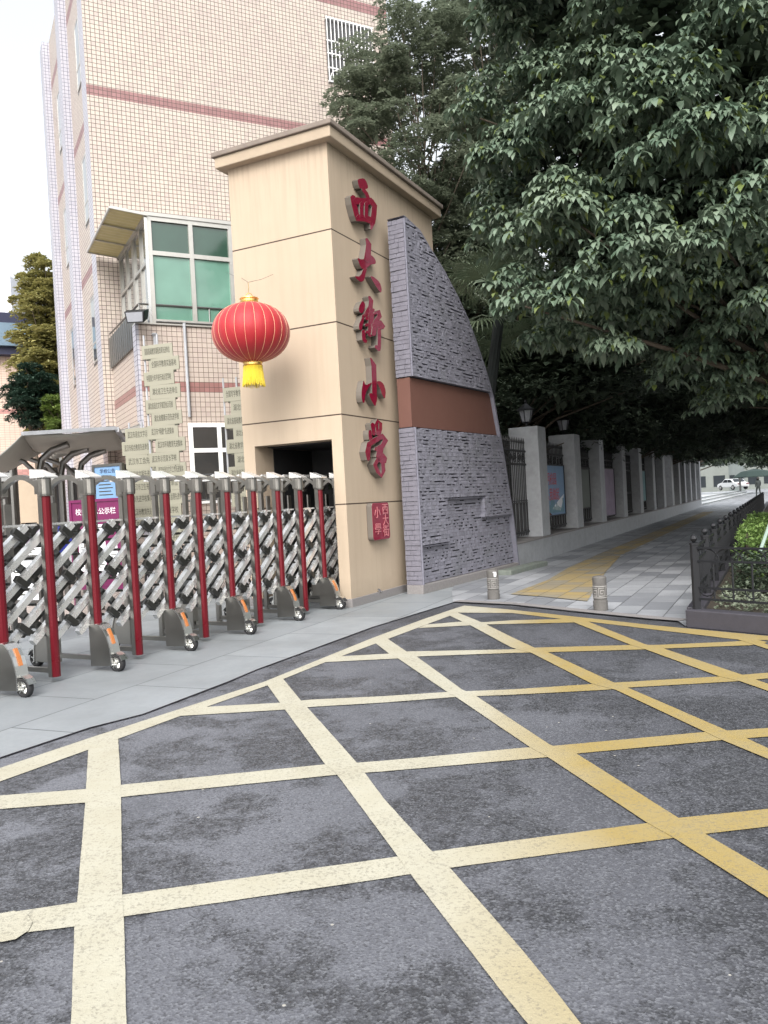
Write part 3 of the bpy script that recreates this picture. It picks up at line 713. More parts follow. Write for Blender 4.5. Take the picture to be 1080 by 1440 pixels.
for l_ in (l0, l1):
    l_.location = (-4*ST, 0, 0)
    for i in range(-3, 12): c_ = l_.copy(); COL.objects.link(c_); c_.parent = GT; c_.location = (i*ST, 0, 0)
# ------------------------------------------------------------------ school building
BL = thing('school_building', 'tall cream tiled school building with pink bands and a green windowed bay', 'building', (B.x, B.y, 0), BY)
YM = 3.0; HB = 15.9
mb = MB()
mb.box(.05, 7.75, YM, YM+9, 0, HB)
o = mb.build('wall', M['tile_main'], BL)
mb = MB()
for s0, s1 in ((0,.62), (3.64,4.29), (7.26,7.9)):
    mb.box(-.15, .049, YM+s0+.001, YM+s1, 0, HB-.02)
mb.build('pilaster', M['tile_white'], BL)
mb = MB(); mb.box(-.153, 1.2, YM-.012, YM, 0, HB); mb.box(1.2, 7.75, YM-.012, YM, 7.0, HB)
mb.build('front_facing_wall', M['tile_main'], BL)
def window(parent, O, u, z0, z1, w, cols, rows, fm, gm, fw=.045, dep=.05, name='window', gm2=None):
    """O: lower corner (x,y) in parent frame, u: unit 2D direction, width w"""
    n = Vector((u[1], -u[0]))
    def P(a, z, d): return (O[0]+u[0]*a+n.x*d, O[1]+u[1]*a+n.y*d, z)
    def slab(mb, a0, a1, za, zb, d0, d1):
        vs = [P(a0,za,d0),P(a1,za,d0),P(a1,zb,d0),P(a0,zb,d0),P(a0,za,d1),P(a1,za,d1),P(a1,zb,d1),P(a0,zb,d1)]
        mb.add(vs, [(0,1,2,3),(7,6,5,4),(0,4,5,1),(1,5,6,2),(2,6,7,3),(3,7,4,0)])
    mb = MB()
    ca = [w*i/cols if not isinstance(cols, (list, tuple)) else 0 for i in range(cols+1)] if isinstance(cols, int) else [w*c for c in cols]
    ra = [z0+(z1-z0)*i/rows for i in range(rows+1)] if isinstance(rows, int) else [z0+(z1-z0)*r for r in rows]
    for a in ca: aa = min(max(a, fw/2), w-fw/2); slab(mb, aa-fw/2, aa+fw/2, z0, z1, 0, dep)
    for zz in ra:
        zz = min(max(zz, z0+fw/2), z1-fw/2)
        for a, b in zip(ca[:-1], ca[1:]): slab(mb, max(a, fw/2)+fw/2*.99, min(b, w-fw/2)-fw/2*.99, zz-fw/2, zz+fw/2, 0, dep-.003)
    wn = mb.build(name, fm, parent)
    for i in range(len(ca)-1):
        for j in range(len(ra)-1):
            mb = MB(); slab(mb, ca[i]+fw*.3, ca[i+1]-fw*.3, ra[j]+fw*.3, ra[j+1]-fw*.3, .004, .012)
            g = gm2 if (gm2 and j == len(ra)-2) else gm
            mb.build('pane', g, wn)
    return wn
def openbox(mb, x0, x1, y0, y1, z0, z1): mb.box(x0, x1, y0, y1, z0, z1)
# narrow windows between the pilasters on the side wall (frames sit in dark reveals)
for s0, zs in ((1.15, (5.25, 8.75, 12.1)), (4.95, (5.25, 8.75, 12.1))):
    for z0 in zs:
        mb = MB(); mb.box(.044, .0505, YM+s0-.06, YM+s0+1.26, z0-.06, z0+1.66); rv = mb.build('window_reveal', M['steel_dark'], BL)
        wn = window(BL, (.045, YM+s0+1.2), (0,-1), z0, z0+1.6, 1.2, 2, [0,.3,1], M['alu'], M['grey_glass'], .05, .02)
# upper front window with burglar bars
ux0, ux1, uz0, uz1 = 5.90, 7.22, 12.35, 14.05
mb = MB(); mb.box(ux0, ux1, YM-.014, YM-.011, uz0, uz1); mb.build('window_reveal', M['dark_in'], BL)
wn = window(BL, (ux0, YM-.015), (1,0), uz0, uz1, ux1-ux0, 2, 2, M['steel_dark'], M['dark_glass'], .05, .02)
mb = MB(); yb = YM-.10
for i in range(13): x = ux0+(ux1-ux0)*i/12; mb.tube([(x,yb,uz0-.02),(x,yb,uz1-.03)], .011, 6)
for z in (uz0+.0, uz0+.35, uz0+.72, uz0+1.05, uz1-.06): mb.bar((ux0-.03,yb,z), (ux1+.03,yb,z), .02, .03)
for z in (uz0+.0, uz1-.06):
    for x in (ux0, ux1): mb.bar((x,yb,z), (x,YM-.01,z), .02, .02)
for k in range(3):
    cx = ux0+.22+.44*k; pts = [(cx+.2*cos(pi*j/8), yb-.01, uz0+.02+.28*sin(pi*j/8)) for j in range(9)]; mb.tube(pts, .010, 6)
mb.build('window_bars', M['white_frame'], BL)
# projecting block
BX1 = 4.6; BZ = 5.12
mb = MB(); mb.box(.06, BX1, .0, YM-.015, 0, BZ); mb.build('block_wall', M['tile_block'], BL)
mb = MB(); mb.box(0, .058, -.012, .30, 0, BZ); mb.build('corner_pilaster', M['tile_white'], BL)
mb = MB(); mb.box(.058, .30, -.012, -.001, 0, BZ); mb.build('corner_facing', M['tile_block'], BL)
mb = MB(); mb.box(.0, BX1, -.04, .30, BZ+.001, BZ+.03); mb.build('parapet_cap', M['alu'], BL)
# bay with green glass
bx0 = .33; BT = 7.28
mb = MB(); mb.box(bx0+.06, BX1-.06, .06, YM-.02, BZ+.001, BT-.02); mb.build('bay_core', M['dark_in'], BL)
mb = MB(); mb.box(bx0-.04, BX1, -.03, YM-.02, BT-.019, BT+.05); mb.build('bay_roof', M['alu'], BL)
wn = window(BL, (bx0, .05), (1,0), BZ+.03, BT-.02, 1.73, 2, [0,.66,1], M['alu'], M['green_glass'], .085, .06, 'bay_window', M['green_glass_dark'])
wn = window(BL, (bx0+1.76, .05), (1,0), BZ+.03, BT-.02, 1.73, 2, [0,.66,1], M['alu'], M['green_glass'], .085, .06, 'bay_window', M['green_glass_dark'])
wn = window(BL, (bx0+.05, YM-.05), (0,-1), BZ+.03, BT-.02, 1.45, 2, [0,.6,1], M['alu'], M['grey_glass'], .06, .05, 'bay_window')
wn = window(BL, (bx0+.05, 1.46), (0,-1), BZ+.03, BT-.02, 1.40, 2, [0,.6,1], M['alu'], M['grey_glass'], .06, .05, 'bay_window')
mb = MB()
for k in range(60): mb.box(bx0+.10+1.5*k/60, bx0+.115+1.5*k/60, .034, .037, BZ+.06, BZ+.50+.02*math.sin(k))
mb.build('pleated_curtain', M['green_glass'], BL)
mb = MB(); mb.box(bx0-.05, bx0-.0, -.02, .06, BZ+.03, BT-.02); mb.build('bay_corner_post', M['steel'], BL)
mb = MB(); yr = -.015
mb.tube([(.10,.02,BZ+.40),(BX1,.02,BZ+.40)], .022, 8); mb.tube([(.10,.02,BZ+.40),(.03,YM-.1,BZ+.40)], .022, 8)
for x in (.10, 1.5, 3., BX1-.1): mb.tube([(x,.02,BZ+.03),(x,.02,BZ+.40)], .014, 6)
mb.tube([(.4,-.03,BZ+.055),(BX1,-.03,BZ+.055)], .018, 8)
mb.build('handrail', M['steel_dark'], BL)
mb = MB()
for k in range(24): mb.box(.02-.012*(k % 2), .045, .35+k*.108, .35+(k+1)*.108-.004, BZ-.38, BZ+.30)
mb.build('corrugated_panel', M['steel_dark'], BL)
# polycarbonate awning beside the bay
def bl(px, py, y): P = V(px, py, B+Sd*y, Sd); return loc2(P, B, Fd, Sd)
a0 = bl(155,290,-.05); a1 = bl(202,297,-.05); a2 = bl(160,341,2.85); a3 = bl(115,334,2.85)
mb = MB(); pts = [a0, a1, (a1[0],a2[1],a1[2]), (a0[0]-.05,a3[1],a0[2]-.0)]
x0, x1, za, zb = a0[0], bx0+.02, a0[2]-.02, BT-.02
n = 36
for k in range(n):
    y0 = -.05+2.9*k/n; y1 = -.05+2.9*(k+1)/n; dz = .015*(k % 2)
    mb.add([(x0,y0,za+dz),(x1,y0,zb+dz),(x1,y1,zb+.015-dz),(x0,y1,za+.015-dz),(x0,y0,za+dz+.012),(x1,y0,zb+dz+.012),(x1,y1,zb+.027-dz),(x0,y1,za+.027-dz)], [(3,2,1,0),(4,5,6,7),(0,1,5,4),(1,2,6,5),(2,3,7,6),(3,0,4,7)])
aw = mb.build('side_awning', M['awning'], BL)
mb = MB()
mb.bar((x0,-.06,za),(x1,-.06,zb),.03,.05); mb.bar((x0,2.86,za),(x1,2.86,zb),.03,.05); mb.bar((x0-.01,-.06,za),(x0-.01,2.86,za),.03,.04)
for y in (.9, 1.9): mb.bar((x0,y,za-.02),(x1,y,zb-.02),.03,.03)
mb.build('awning_frame', M['alu'], aw)
# flood light
t = thing('flood_light', 'small dark flood light clamped at the foot of the green bay window', 'light', tuple(D(192,446,15.7)), BY-.5)
mb = MB(); mb.add([(-.16,-.09,-.13),(.16,-.09,-.13),(.19,.10,-.02),(-.19,.10,-.02),(-.19,-.14,.08),(.19,-.14,.08),(.22,.10,.17),(-.22,.10,.17)], [(0,3,2,1),(4,5,6,7),(0,1,5,4),(1,2,6,5),(2,3,7,6),(3,0,4,7)]); mb.build('housing', M['dark_iron'], t, bevel=.01)
mb = MB(); mb.add([(-.14,-.105,-.11),(.14,-.105,-.11),(.16,-.148,.06),(-.16,-.148,.06)], [(0,1,2,3)]); mb.build('lamp_face', M['lamp_glass'], t)
mb = MB(); mb.bar((.0,.05,.1),(.1,.32,.12),.04,.04); mb.build('bracket', M['steel_dark'], t)
# lower window, pipe and window guard
wn = window(BL, (.92, -.002), (1,0), 1.55, 3.18, 1.5, [0,.42,1], [0,.66,1], M['white_frame'], M['dark_glass'], .085, .03)
wn = window(BL, (2.75, -.002), (1,0), 1.55, 3.18, 1.5, [0,.5,1], [0,.66,1], M['white_frame'], M['dark_glass'], .085, .03)
mb = MB()
for z in (1.62, 2.12): mb.tube([(.55,-.22,z),(4.3,-.22,z)], .018, 6)
for k in range(26): mb.tube([(.55+.15*k,-.22,1.62),(.55+.15*k,-.22,2.12)], .008, 5)
for x in (.55, 4.3): mb.bar((x,-.22,1.62),(x,0,1.62),.03,.03)
mb.build('window_guard', M['steel_dark'], BL)
mb = MB(); mb.tube([(.95,-.05,BZ+.05),(.95,-.05,4.2),(.95,-.05,3.3)], .03, 8); mb.tube([(.35,-.05,4.9),(.35,-.05,2.0)], .03, 8); mb.lathe([(.035,0),(.06,.04),(.05,.06)], (.35,-.05,4.88), 10); mb.build('drain_pipe', M['granite'], BL)
# slatted glass canopy on the side of the block
q0 = bl(178,590,.1); q1 = bl(120,590,2.6); 
mb = MB(); za = q0[2]; xo = -1.45
mb.add([(0,.1,3.15),(0,3.4,3.15),(xo,3.4,2.75),(xo,.1,2.75),(0,.1,3.165),(0,3.4,3.165),(xo,3.4,2.765),(xo,.1,2.765)], [(0,1,2,3),(7,6,5,4),(0,4,5,1),(1,5,6,2),(2,6,7,3),(3,7,4,0)])
dc = mb.build('door_canopy', M['grey_glass'], BL)
mb = MB()
for k in range(7): y = .1+3.3*k/6; mb.bar((0,y,3.12),(xo,y,2.72),.05,.06)
for k in range(4): mb.bar((xo*k/3,.1,3.19-.4*k/3),(xo*k/3,3.4,3.19-.4*k/3),.04,.04)
mb.build('canopy_frame', M['alu'], dc)
mb = MB(); mb.box(-.02,.055,1.9,2.9,.0,2.5); mb.build('door', M['dark_glass'], BL)

# ------------------------------------------------------------------ honour plaque stands
PYAW = radians(-12)
def plaque_stand(px, py_top, dep, label, rows, wpx=46, hpx=19.5):
    base = D(px, 800, dep); base.z = .012
    t = thing('plaque_stand', label, 'sign stand', (base.x, base.y, .012), PYAW, 'honour plaque stands beside the entrance')
    k = dep/f_px; top = D(px, py_top, dep).z
    mb = MB()
    for dx in (-.10, .12): mb.tube([(dx,.03,0),(dx,.03,top+.10)], .016, 8)
    mb.tube([(-.10,.03,0),(-.10,.03,.02)], .05, 10); mb.build('pole', M['granite'], t)
    for (xc, yc, txt) in rows:
        P = D(xc, yc, dep); lx = (P.x-base.x)/cos(PYAW); z = P.z
        w = wpx*k; h = hpx*k
        mb = MB(); mb.add([(-w/2,-.012,-h/2),(w/2,-.012,-h/2),(w/2,-.012,h/2),(-w/2,-.012,h/2),(-w/2,.012,-h/2),(w/2,.012,-h/2),(w/2,.012,h/2),(-w/2,.012,h/2)], [(0,1,2,3),(7,6,5,4),(0,4,5,1),(1,5,6,2),(2,6,7,3),(3,7,4,0)])
        pl = mb.build('plaque', M['plaque'], t, bevel=.004); pl.location = (lx, 0, z-.012); pl.rotation_euler = (0, -.015+random.uniform(-.012,.012), random.uniform(-.03,.03))
        n = len(txt); cw = w*.84/n; size = h*.52
        textmesh(txt, size, M['ink'], 'inscription', pl, (0,-.0135,0), (pi/2,0,0), .0008, sx=min(1.1, cw/size*.98))
        mb = MB()
        for dx in (-.3, .3): mb.box(w*dx-.03, w*dx+.03, -.008, .03, -h/2-.022, -h/2-.001)
        mb.build('clip', M['ink'], pl)
    return t
A = [('国家基础教育课程改革先进单位',222,494.5),('全国科学教育实验基地',232,512.5),('中国青少年平安行动示范学校',224.5,532),('湖北省卫生先进单位',233.5,551),('湖北省语言文字规范化示范校',227,571),('湖北省健康示范先进学校',236,588),('武汉市“明德”先进集体',230,607.5),('武汉市环境教育先进集体',241,625.5),('武汉市示范家长学校',232.5,645.5),('武汉市语言文字工作先进集体',242,661),('武汉市先进单位',234,680),('武汉市综合治理先进学校',243,699),('武汉市先进学校',235,718),('全国先进单位',244,737),('湖北省先进学校',236,756)]
plaque_stand(228, 480, 12.6, 'tallest stand of brass plaques, in front of the tiled block', [(x, y, s) for s, x, y in A])
Bt = [('武汉市语言文字示范校',198,611.5),('武汉市综合教育先进单位',193,630),('武汉市工会先进',199,649),('武汉市文明先进集体',202,667),('武汉市卫生先进集体',205,685),('武汉市先进学校集体',198,702),('武汉市教育先进集体',206,720),('武汉市示范学校',200,738)]
plaque_stand(200, 603, 12.9, 'short stand of brass plaques overlapping behind the left of the tallest one', [(x, y, s) for s, x, y in Bt])
Ct = [('全国写字教学先进单位',336,554),('湖北省实验学校',347,573),('湖北省基础教育先进集体',338,592),('湖北省校本研究基地',351,609),('湖北省教学示范学校',341,627),('湖北省先进学校',353,646),('湖北省依法治校示范校',344,665),('湖北省教育基地',355,684),('湖北省先进集体',348,702),('全国先进学校',356,720)]
plaque_stand(336, 540, 12.9, 'stand of brass plaques half hidden behind the left edge of the beige tower', [(x, y, s) for s, x, y in Ct])

# ------------------------------------------------------------------ notice boards behind the gate
def board(px, dep, w, z0, z1, mat, label, text=None, tcol='white_text', papers=(), yaw=0., tz=None, ts=.14, legs=True, frame_m='steel_dark', cat='notice board'):
    b = D(px, 760, dep); t = thing('notice_board', label, cat, (b.x, b.y, .012), yaw)
    mb = MB(); mb.box(-w/2, w/2, -.02, .02, z0, z1); p = mb.build('panel', mat, t)
    mb = MB()
    for x in (-w/2-.02, w/2+.02): mb.box(x-.02, x+.02, -.035, .03, 0.0 if legs else z0, z1+.04)
    mb.box(-w/2-.001, w/2+.001, -.035, .03, z1+.001, z1+.04); mb.box(-w/2-.001, w/2+.001, -.035, .03, z0-.04, z0-.001); mb.build('frame', M[frame_m], t)
    if text: textmesh(text, ts, M[tcol], 'lettering', p, (0,-.0225,tz if tz else z1-ts), (pi/2,0,0), .001)
    for (x0, x1, a, c_) in papers:
        mb = MB(); mb.box(x0, x1, -.024, -.0205, a, c_); q = mb.build('paper_sheet', M['paper'], t)
        mb = MB(); k = 0; zz = c_-.05
        while zz > a+.04: mb.box(x0+.03, x1-.03-.05*((k*7) % 3), -.0262, -.0242, zz, zz+.012); zz -= .035; k += 1
        mb.build('print', M['ink'], q)
    return t
board(138, 11.6, .82, .40, 1.60, M['magenta'], 'magenta notice board with white Chinese heading, behind the gate', '校务信息公示栏', papers=((-.32,-.12,.62,1.22),(-.05,.14,.62,1.28),(.2,.34,.55,1.0)), yaw=radians(-20), tz=1.46, ts=.10, frame_m='magenta')
t = board(158, 12.1, .46, 1.64, 2.12, M['sky_poster'], 'blue and white poster board standing above the magenta notice board', '学校公告', yaw=radians(-20), ts=.07, tcol='navy')
mb = MB()
for k in range(5): mb.box(-.17, .08-.03*(k % 2), -.0235, -.0215, 1.70+.05*k, 1.715+.05*k)
mb.build('print', M['ink'], t)
t = board(93, 10.6, .22, .95, 1.30, M['blue_board'], 'small blue sign on a post in front of the magenta board', 'P', ts=.2, yaw=radians(-15), tz=1.12, cat='sign')
t = board(47, 10.2, .34, .82, 1.30, M['poster_violet'], 'small lilac and blue board leaning in the dark doorway at the left', None, yaw=radians(-10), papers=((-.10,.12,.86,1.1),), cat='sign')
# low white notice sheets stand
t = board(34, 9.2, .42, .50, .95, M['paper'], 'white printed sheet on a low stand behind the leftmost gate posts', None, yaw=radians(-25), cat='sign')
mb = MB()
for k in range(7): mb.box(-.16, .15-.04*(k % 3), -.0235, -.0215, .55+.05*k, .565+.05*k)
mb.build('print', M['ink'], t)

# ------------------------------------------------------------------ grey membrane canopy at the left
ca = D(32, 612, 12.5); cb = D(163, 604, 13.6); cc = D(181, 617, 15.4); cd = D(20, 652, 10.9)
CN = thing('membrane_canopy', 'grey butterfly shaped membrane canopy on bent steel posts at the left', 'canopy', (ca.x, ca.y, 0), 0)
def rel(p): return Vector((p.x-ca.x, p.y-ca.y, p.z))
A_, B_, C_ = rel(ca), rel(cb), rel(cc)
n = 14
def patch(P00, P10, P01, P11, sag, th=.03, nn=12):
    vs = []; fs = []
    for t_ in (0, th):
        for i in range(nn+1):
            for j in range(nn+1):
                u, v = i/nn, j/nn
                p = P00*(1-u)*(1-v)+P10*u*(1-v)+P01*(1-u)*v+P11*u*v
                vs.append((p.x, p.y, p.z-sag*sin(pi*u)*.5-sag*sin(pi*v)+t_))
    q = (nn+1)**2
    for i in range(nn):
        for j in range(nn):
            a = i*(nn+1)+j; fs.append((a, a+1, a+nn+2, a+nn+1)); fs.append((q+a, q+a+nn+1, q+a+nn+2, q+a+1))
    for i in range(nn):
        for s_, f_ in ((0, False), (nn, True)):
            a = i*(nn+1)+s_; b2 = (i+1)*(nn+1)+s_; fs.append((a, b2, q+b2, q+a)); a = s_*(nn+1)+i; b2 = a+1; fs.append((a, b2, q+b2, q+a))
    return vs, fs
far1 = rel(D(60, 636, 15.4)); far2 = rel(D(181, 631, 16.6))
mb = MB(); vs, fs = patch(A_, B_, far1, far2, .10); mb.add(vs, fs); mb.build('membrane', M['canopy'], CN, smooth=True)
w0 = rel(D(-40, 664, 11.2)); w1 = rel(D(-30, 668, 13.2))
mb = MB(); vs, fs = patch(w0, A_+Vector((-.0,-.0,-.002)), w1, far1+Vector((0,0,-.002)), .13); mb.add(vs, fs); mb.build('membrane', M['canopy'], CN, smooth=True)
mb = MB(); mb.bar(A_+Vector((0,-.03,.02)), B_+Vector((0,-.03,.02)), .06, .06); mb.bar(B_+Vector((.02,0,0)), far2, .06, .08); mb.build('edge_beam', M['granite'], CN)
mb = MB()
for px, d_ in ((60,13.4),(90,14.4),(116,15.0)):
    b0 = rel(D(px, 740, d_)); zt = A_.z-.1
    mb.tube([(b0.x,b0.y,0),(b0.x,b0.y,zt-.42),(b0.x+.05,b0.y,zt-.22),(b0.x+.22,b0.y,zt-.08),(b0.x+.5,b0.y,zt)], .055, 10)
    mb.tube([(b0.x,b0.y,zt-.5),(b0.x-.2,b0.y-.1,zt-.25),(b0.x-.5,b0.y-.2,zt-.12)], .04, 8)
mb.build('bent_post', M['steel_dark'], CN)
# covered walkway columns behind
for i, (px, d_) in enumerate(((8,16.),(20,17.),(64,18),(78,18.5),(104,19))):
    p = D(px, 720, d_); mb = MB(); mb.tube([(0,0,0),(0,0,2.55)], .11, 14); mb.lathe([(.16,0),(.16,.12),(.12,.16)], (0,0,0), 14)
    o = mb.build('grey_column', M['steel_dark'], None, smooth=False); o.location = (p.x, p.y, .01)
    tag(o, ['grey round column nearest the left edge, behind the gate', 'grey round column second from the left edge', 'grey round column under the left half of the membrane canopy', 'grey round column just right of the cream doorway wall', 'grey round column beside the magenta notice board'][i], 'column', 'round columns under the canopy')

# ------------------------------------------------------------------ building at the far left
p = D(-60, 740, 34); LB = thing('neighbour_building', 'cream and pink tiled building with a blue roof band at the left edge', 'building', (p.x, p.y, 0), radians(28))
zz = lambda py: D(0, py, 33).z
mb = MB(); mb.box(-9, 3.4, 0, 14, 2.6, 8.45); mb.build('wall', M['tile_far'], LB)
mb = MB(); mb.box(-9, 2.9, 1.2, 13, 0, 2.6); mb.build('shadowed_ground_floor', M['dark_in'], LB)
z1 = 8.45
mb = MB(); mb.box(-9.4, 3.8, -.5, 14.4, z1+.0, z1+.33); mb.build('fascia', M['navy'], LB)
mb = MB(); mb.box(-9.5, 3.7, -.7, 14.2, z1+.34, z1+1.3); mb.build('roof_band', M['blue_roof'], LB)
mb = MB(); mb.box(-9.4, 3.6, -.4, 14.1, z1+1.31, z1+1.8); mb.build('parapet', M['navy'], LB)
window(LB, (-3, -.001), (1,0), z1-2.6, z1-1.2, 1.8, 3, 1, M['alu'], M['dark_glass'])
p = D(38, 720, 19); DW = thing('doorway_wall', 'cream wall with a dark open doorway beyond the gate at the left', 'wall', (p.x, p.y, 0), radians(-5))
mb = MB(); mb.box(-.34,-.16,0,.3,0,2.45); mb.box(.22,.34,0,.3,0,2.45); mb.box(-.16,.22,0,.3,1.35,2.45); mb.build('wall', M['beige_trim'], DW)
mb = MB(); mb.box(-.16,.22,.2,.29,0,1.35); mb.build('door', M['dark_in'], DW)
for px0, px1, py, dep in ((-60, 14, 392, 190), (14, 34, 400, 210)):
    a = D(px0, py, dep); b2 = D(px1, py, dep); w = b2.x-a.x
    t = thing('highrise', 'pale hazy highrise block far behind the left tree' if dep == 190 else 'second pale highrise just right of the first, partly behind the left tree', 'building', (a.x, dep, 0), 0, 'distant highrises')
    mb = MB(); mb.box(0, w, 0, 14, 0, a.z); mb.build('wall', M['hazed_tower'], t)
    mb = MB()
    for i in range(int(w/3.2)):
        for j in range(int(a.z/3.2)):
            if i % 2 == 0 or j % 3: mb.box(.8+i*3.2, 2.6+i*3.2, -.06, 0, 1+j*3.2, 2.6+j*3.2)
    mb.build('window_band', M['hazed_glass'], t)

# ------------------------------------------------------------------ bicycles behind the gate
def bicycle(loc, yaw, label):
    t = thing('bicycle', label, 'bicycle', loc, yaw, 'bicycles parked behind the gate')
    mb = MB()
    for x in (0, 1.02):
        pts = [(x+.31*cos(2*pi*k/24), 0, .33+.31*sin(2*pi*k/24)) for k in range(25)]
        w = MB(); w.tube(pts, .02, 6); 
        for k in range(12): w.tube([(x,0,.33),(x+.3*cos(2*pi*k/12),0,.33+.3*sin(2*pi*k/12))], .0025, 4)
        w.build('wheel', M['rubber'], t)
    mb.tube([(0,0,.33),(.42,0,.30),(.30,0,.80),(0,0,.33)], .014, 6); mb.tube([(.42,0,.30),(.84,0,.72),(.30,0,.75)], .017, 6); mb.tube([(.84,0,.88),(.82,0,.72),(1.02,0,.33)], .015, 6)
    mb.tube([(.30,0,.80),(.28,0,.90)], .012, 6); mb.build('frame', M['dark_iron'], t)
    mb = MB(); mb.tube([(.80,-.25,.95),(.86,-.12,.98),(.85,0,.93),(.86,.12,.98),(.80,.25,.95)], .013, 6); mb.build('handlebar', M['steel'], t)
    mb = MB(); mb.prism([(.12,-.07),(.12,.07),(.25,.06),(.40,.015),(.40,-.015),(.25,-.06)], 'z', .89, .94); mb.build('saddle', M['rubber'], t, bevel=.01)
    return t
for i, (px, d_, yw, lb) in enumerate(((182,12.2,.5,'dark bicycle parked behind the gate below the magenta board'),(232,13.2,.3,'dark bicycle parked behind the gate at the foot of the tallest plaque stand'),(290,13.6,.6,'dark bicycle parked behind the gate, nearest the beige tower'))):
    p = D(px, 800, d_); bicycle((p.x, p.y, .012), yw, lb)

# ------------------------------------------------------------------ red lantern
lc = D(353, 468, 10.45)
LN = thing('red_lantern', 'large round red lantern with gold ribs and a yellow fringe hanging before the tower', 'lantern', tuple(lc))
R1, R2 = .505, .372
prof_l = []
for i in range(25):
    a = -pi/2+pi*i/24; prof_l.append((max(R1*abs(cos(a))**.85, .125), R2*sin(a)))
mt, nt, bs = newmat('red_silk'); g_ = N(nt, 'ShaderNodeTexCoord'); bs.inputs['Base Color'].default_value = (.34,.005,.012,1); bs.inputs['Roughness'].default_value = .55
bs.inputs['Sheen Weight'].default_value = .15; bump(nt, bs, math_(nt, 'ADD', noise(nt, g_.outputs['Object'], 160, 2), noise(nt, g_.outputs['Object'], 9, 3)), .35, .01)
mb = MB(); mb.lathe(prof_l, (0,0,0), 192, 0, lambda k: 1-.028*abs(sin(pi*24*k))**.0 + .010*abs(sin(pi*24*k))); mb.build('silk_body', mt, LN, smooth=True)
mb = MB()
for k in range(24):
    a = 2*pi*k/24; mb.tube([((r*.972+.001)*cos(a), (r*.972+.001)*sin(a), z) for r, z in prof_l], .0024, 5)
mb.build('gold_rib', plain('gold_thread', (.72,.42,.24), .5), LN)
mb = MB(); mb.lathe([(.118,R2-.012),(.122,R2+.012),(.112,R2+.02),(.112,R2+.045),(.122,R2+.055),(.118,R2+.066)], (0,0,0), 28); mb.build('top_collar', M['brass'], LN)
mb = MB(); mb.lathe([(.118,-R2+.012),(.128,-R2-.01),(.12,-R2-.018),(.12,-R2-.04),(.128,-R2-.05),(.12,-R2-.056)], (0,0,0), 28); mb.build('bottom_collar', M['brass'], LN)
M['gold_thread'] = plain('gold_thread', (.72,.42,.24), .5, 0, .1, 20)
M['fringe'] = plain('yellow_fringe', (.72,.56,.05), .6, 0, .3, 60)
mb = MB(); rr = random.Random(1)
for k in range(230):
    a = 2*pi*k/230+rr.uniform(-.02,.02); r0 = .118; r1 = r0+rr.uniform(.0,.03); L = .25+rr.uniform(-.02,.02)
    mb.tube([(r0*cos(a),r0*sin(a),-R2-.05),((r0+.012)*cos(a),(r0+.012)*sin(a),-R2-.05-L*.5),(r1*cos(a+rr.uniform(-.04,.04)),r1*sin(a),-R2-.05-L)], .0028, 4, cap=False)
mb.build('fringe', M['fringe'], LN)
mb = MB(); mb.tube([(-.06,0,R2+.06),(-.03,0,R2+.12),(.0,0,R2+.135),(.03,0,R2+.12),(.06,0,R2+.06)], .005, 5); mb.tube([(0,0,R2+.13),(0,0,R2+.27)], .003, 4); mb.build('hanging_loop', M['brass'], LN)
wa = V(384, 386, C-Rd*.01, Rd); wb = D(318, 383, 15.5); wm = lc+Vector((0,0,R2+.27))
mb = MB(); mb.tube([wa, wa.lerp(wm, .5)+Vector((0,0,-.015)), wm, wm.lerp(wb, .25)+Vector((0,0,.02)), wm.lerp(wb, .6), wb], .0022, 4)
tag(mb.build('lantern_wire', M['dark_iron']), 'thin wire from the tower to the bay window, carrying the red lantern', 'wire')

# ------------------------------------------------------------------ street fence with granite pillars
ps = [1.85,5.10,8.05,11.55,14.9,18.2,21.2,24.1,26.95,29.5,32.3,35.1,37.9]
FL = thing('dwarf_wall', 'low grey granite wall running along the pavement under the iron fence', 'wall', (FP.x, FP.y, 0), PY)
mb = MB(); mb.box(.03, 38.6, 0, .62, .0, .455); mb.build('wall', M['granite'], FL)
mb = MB(); mb.box(.025, 38.64, -.02, .64, .456, .50); mb.build('coping', M['granite_base'], FL, bevel=.005)
def ironpanel(s0, s1, label):
    t = thing('iron_fence_panel', label, 'fence', tuple(FP+Pd*s0+Pn*.27), PY, 'iron fence panels between the pillars')
    L = s1-s0; mb = MB()
    for z in (.62, 2.0, 2.27): mb.box(0, L, -.02, .02, z-.02, z+.02)
    for z in (1.22, 1.26): mb.box(0, L, -.012, .012, z-.01, z+.01)
    mb.build('rail', M['dark_iron'], t)
    mb = MB(); n = max(3, int(L/.12))
    for i in range(n):
        x = L*(i+.5)/n; mb.tube([(x,0,.55),(x,0,2.42)], .011, 5, cap=False); mb.tube([(x,0,2.42),(x,0,2.45),(x,0,2.55)], [.011,.022,.002], 5)
        if i % 2 == 0: mb.tube([(x+.06,0,.62),(x+.06,0,1.22)], .009, 5, cap=False)
    mb.build('bar', M['dark_iron'], t)
    mb = MB(); k = max(2, int(L/.3))
    for i in range(k):
        cx = L*(i+.5)/k
        for rr_ in (.09, .045): mb.tube([(cx+rr_*cos(2*pi*j/10), 0, 2.135+rr_*sin(2*pi*j/10)) for j in range(11)], .009, 4, cap=False)
        mb.box(cx-.035, cx+.035, -.012, .012, 2.10, 2.17)
    mb.box(0, L, -.006, .006, 2.13, 2.14); mb.build('scrollwork_frieze', M['dark_iron'], t)
    return t
ordw = ['nearest the slate wall', 'second from the slate wall', 'third from the slate wall', 'fourth from the slate wall', 'fifth from the slate wall', 'sixth from the slate wall', 'seventh from the slate wall', 'eighth from the slate wall', 'ninth from the slate wall', 'tenth from the slate wall', 'eleventh from the slate wall', 'twelfth from the slate wall', 'farthest down the pavement']
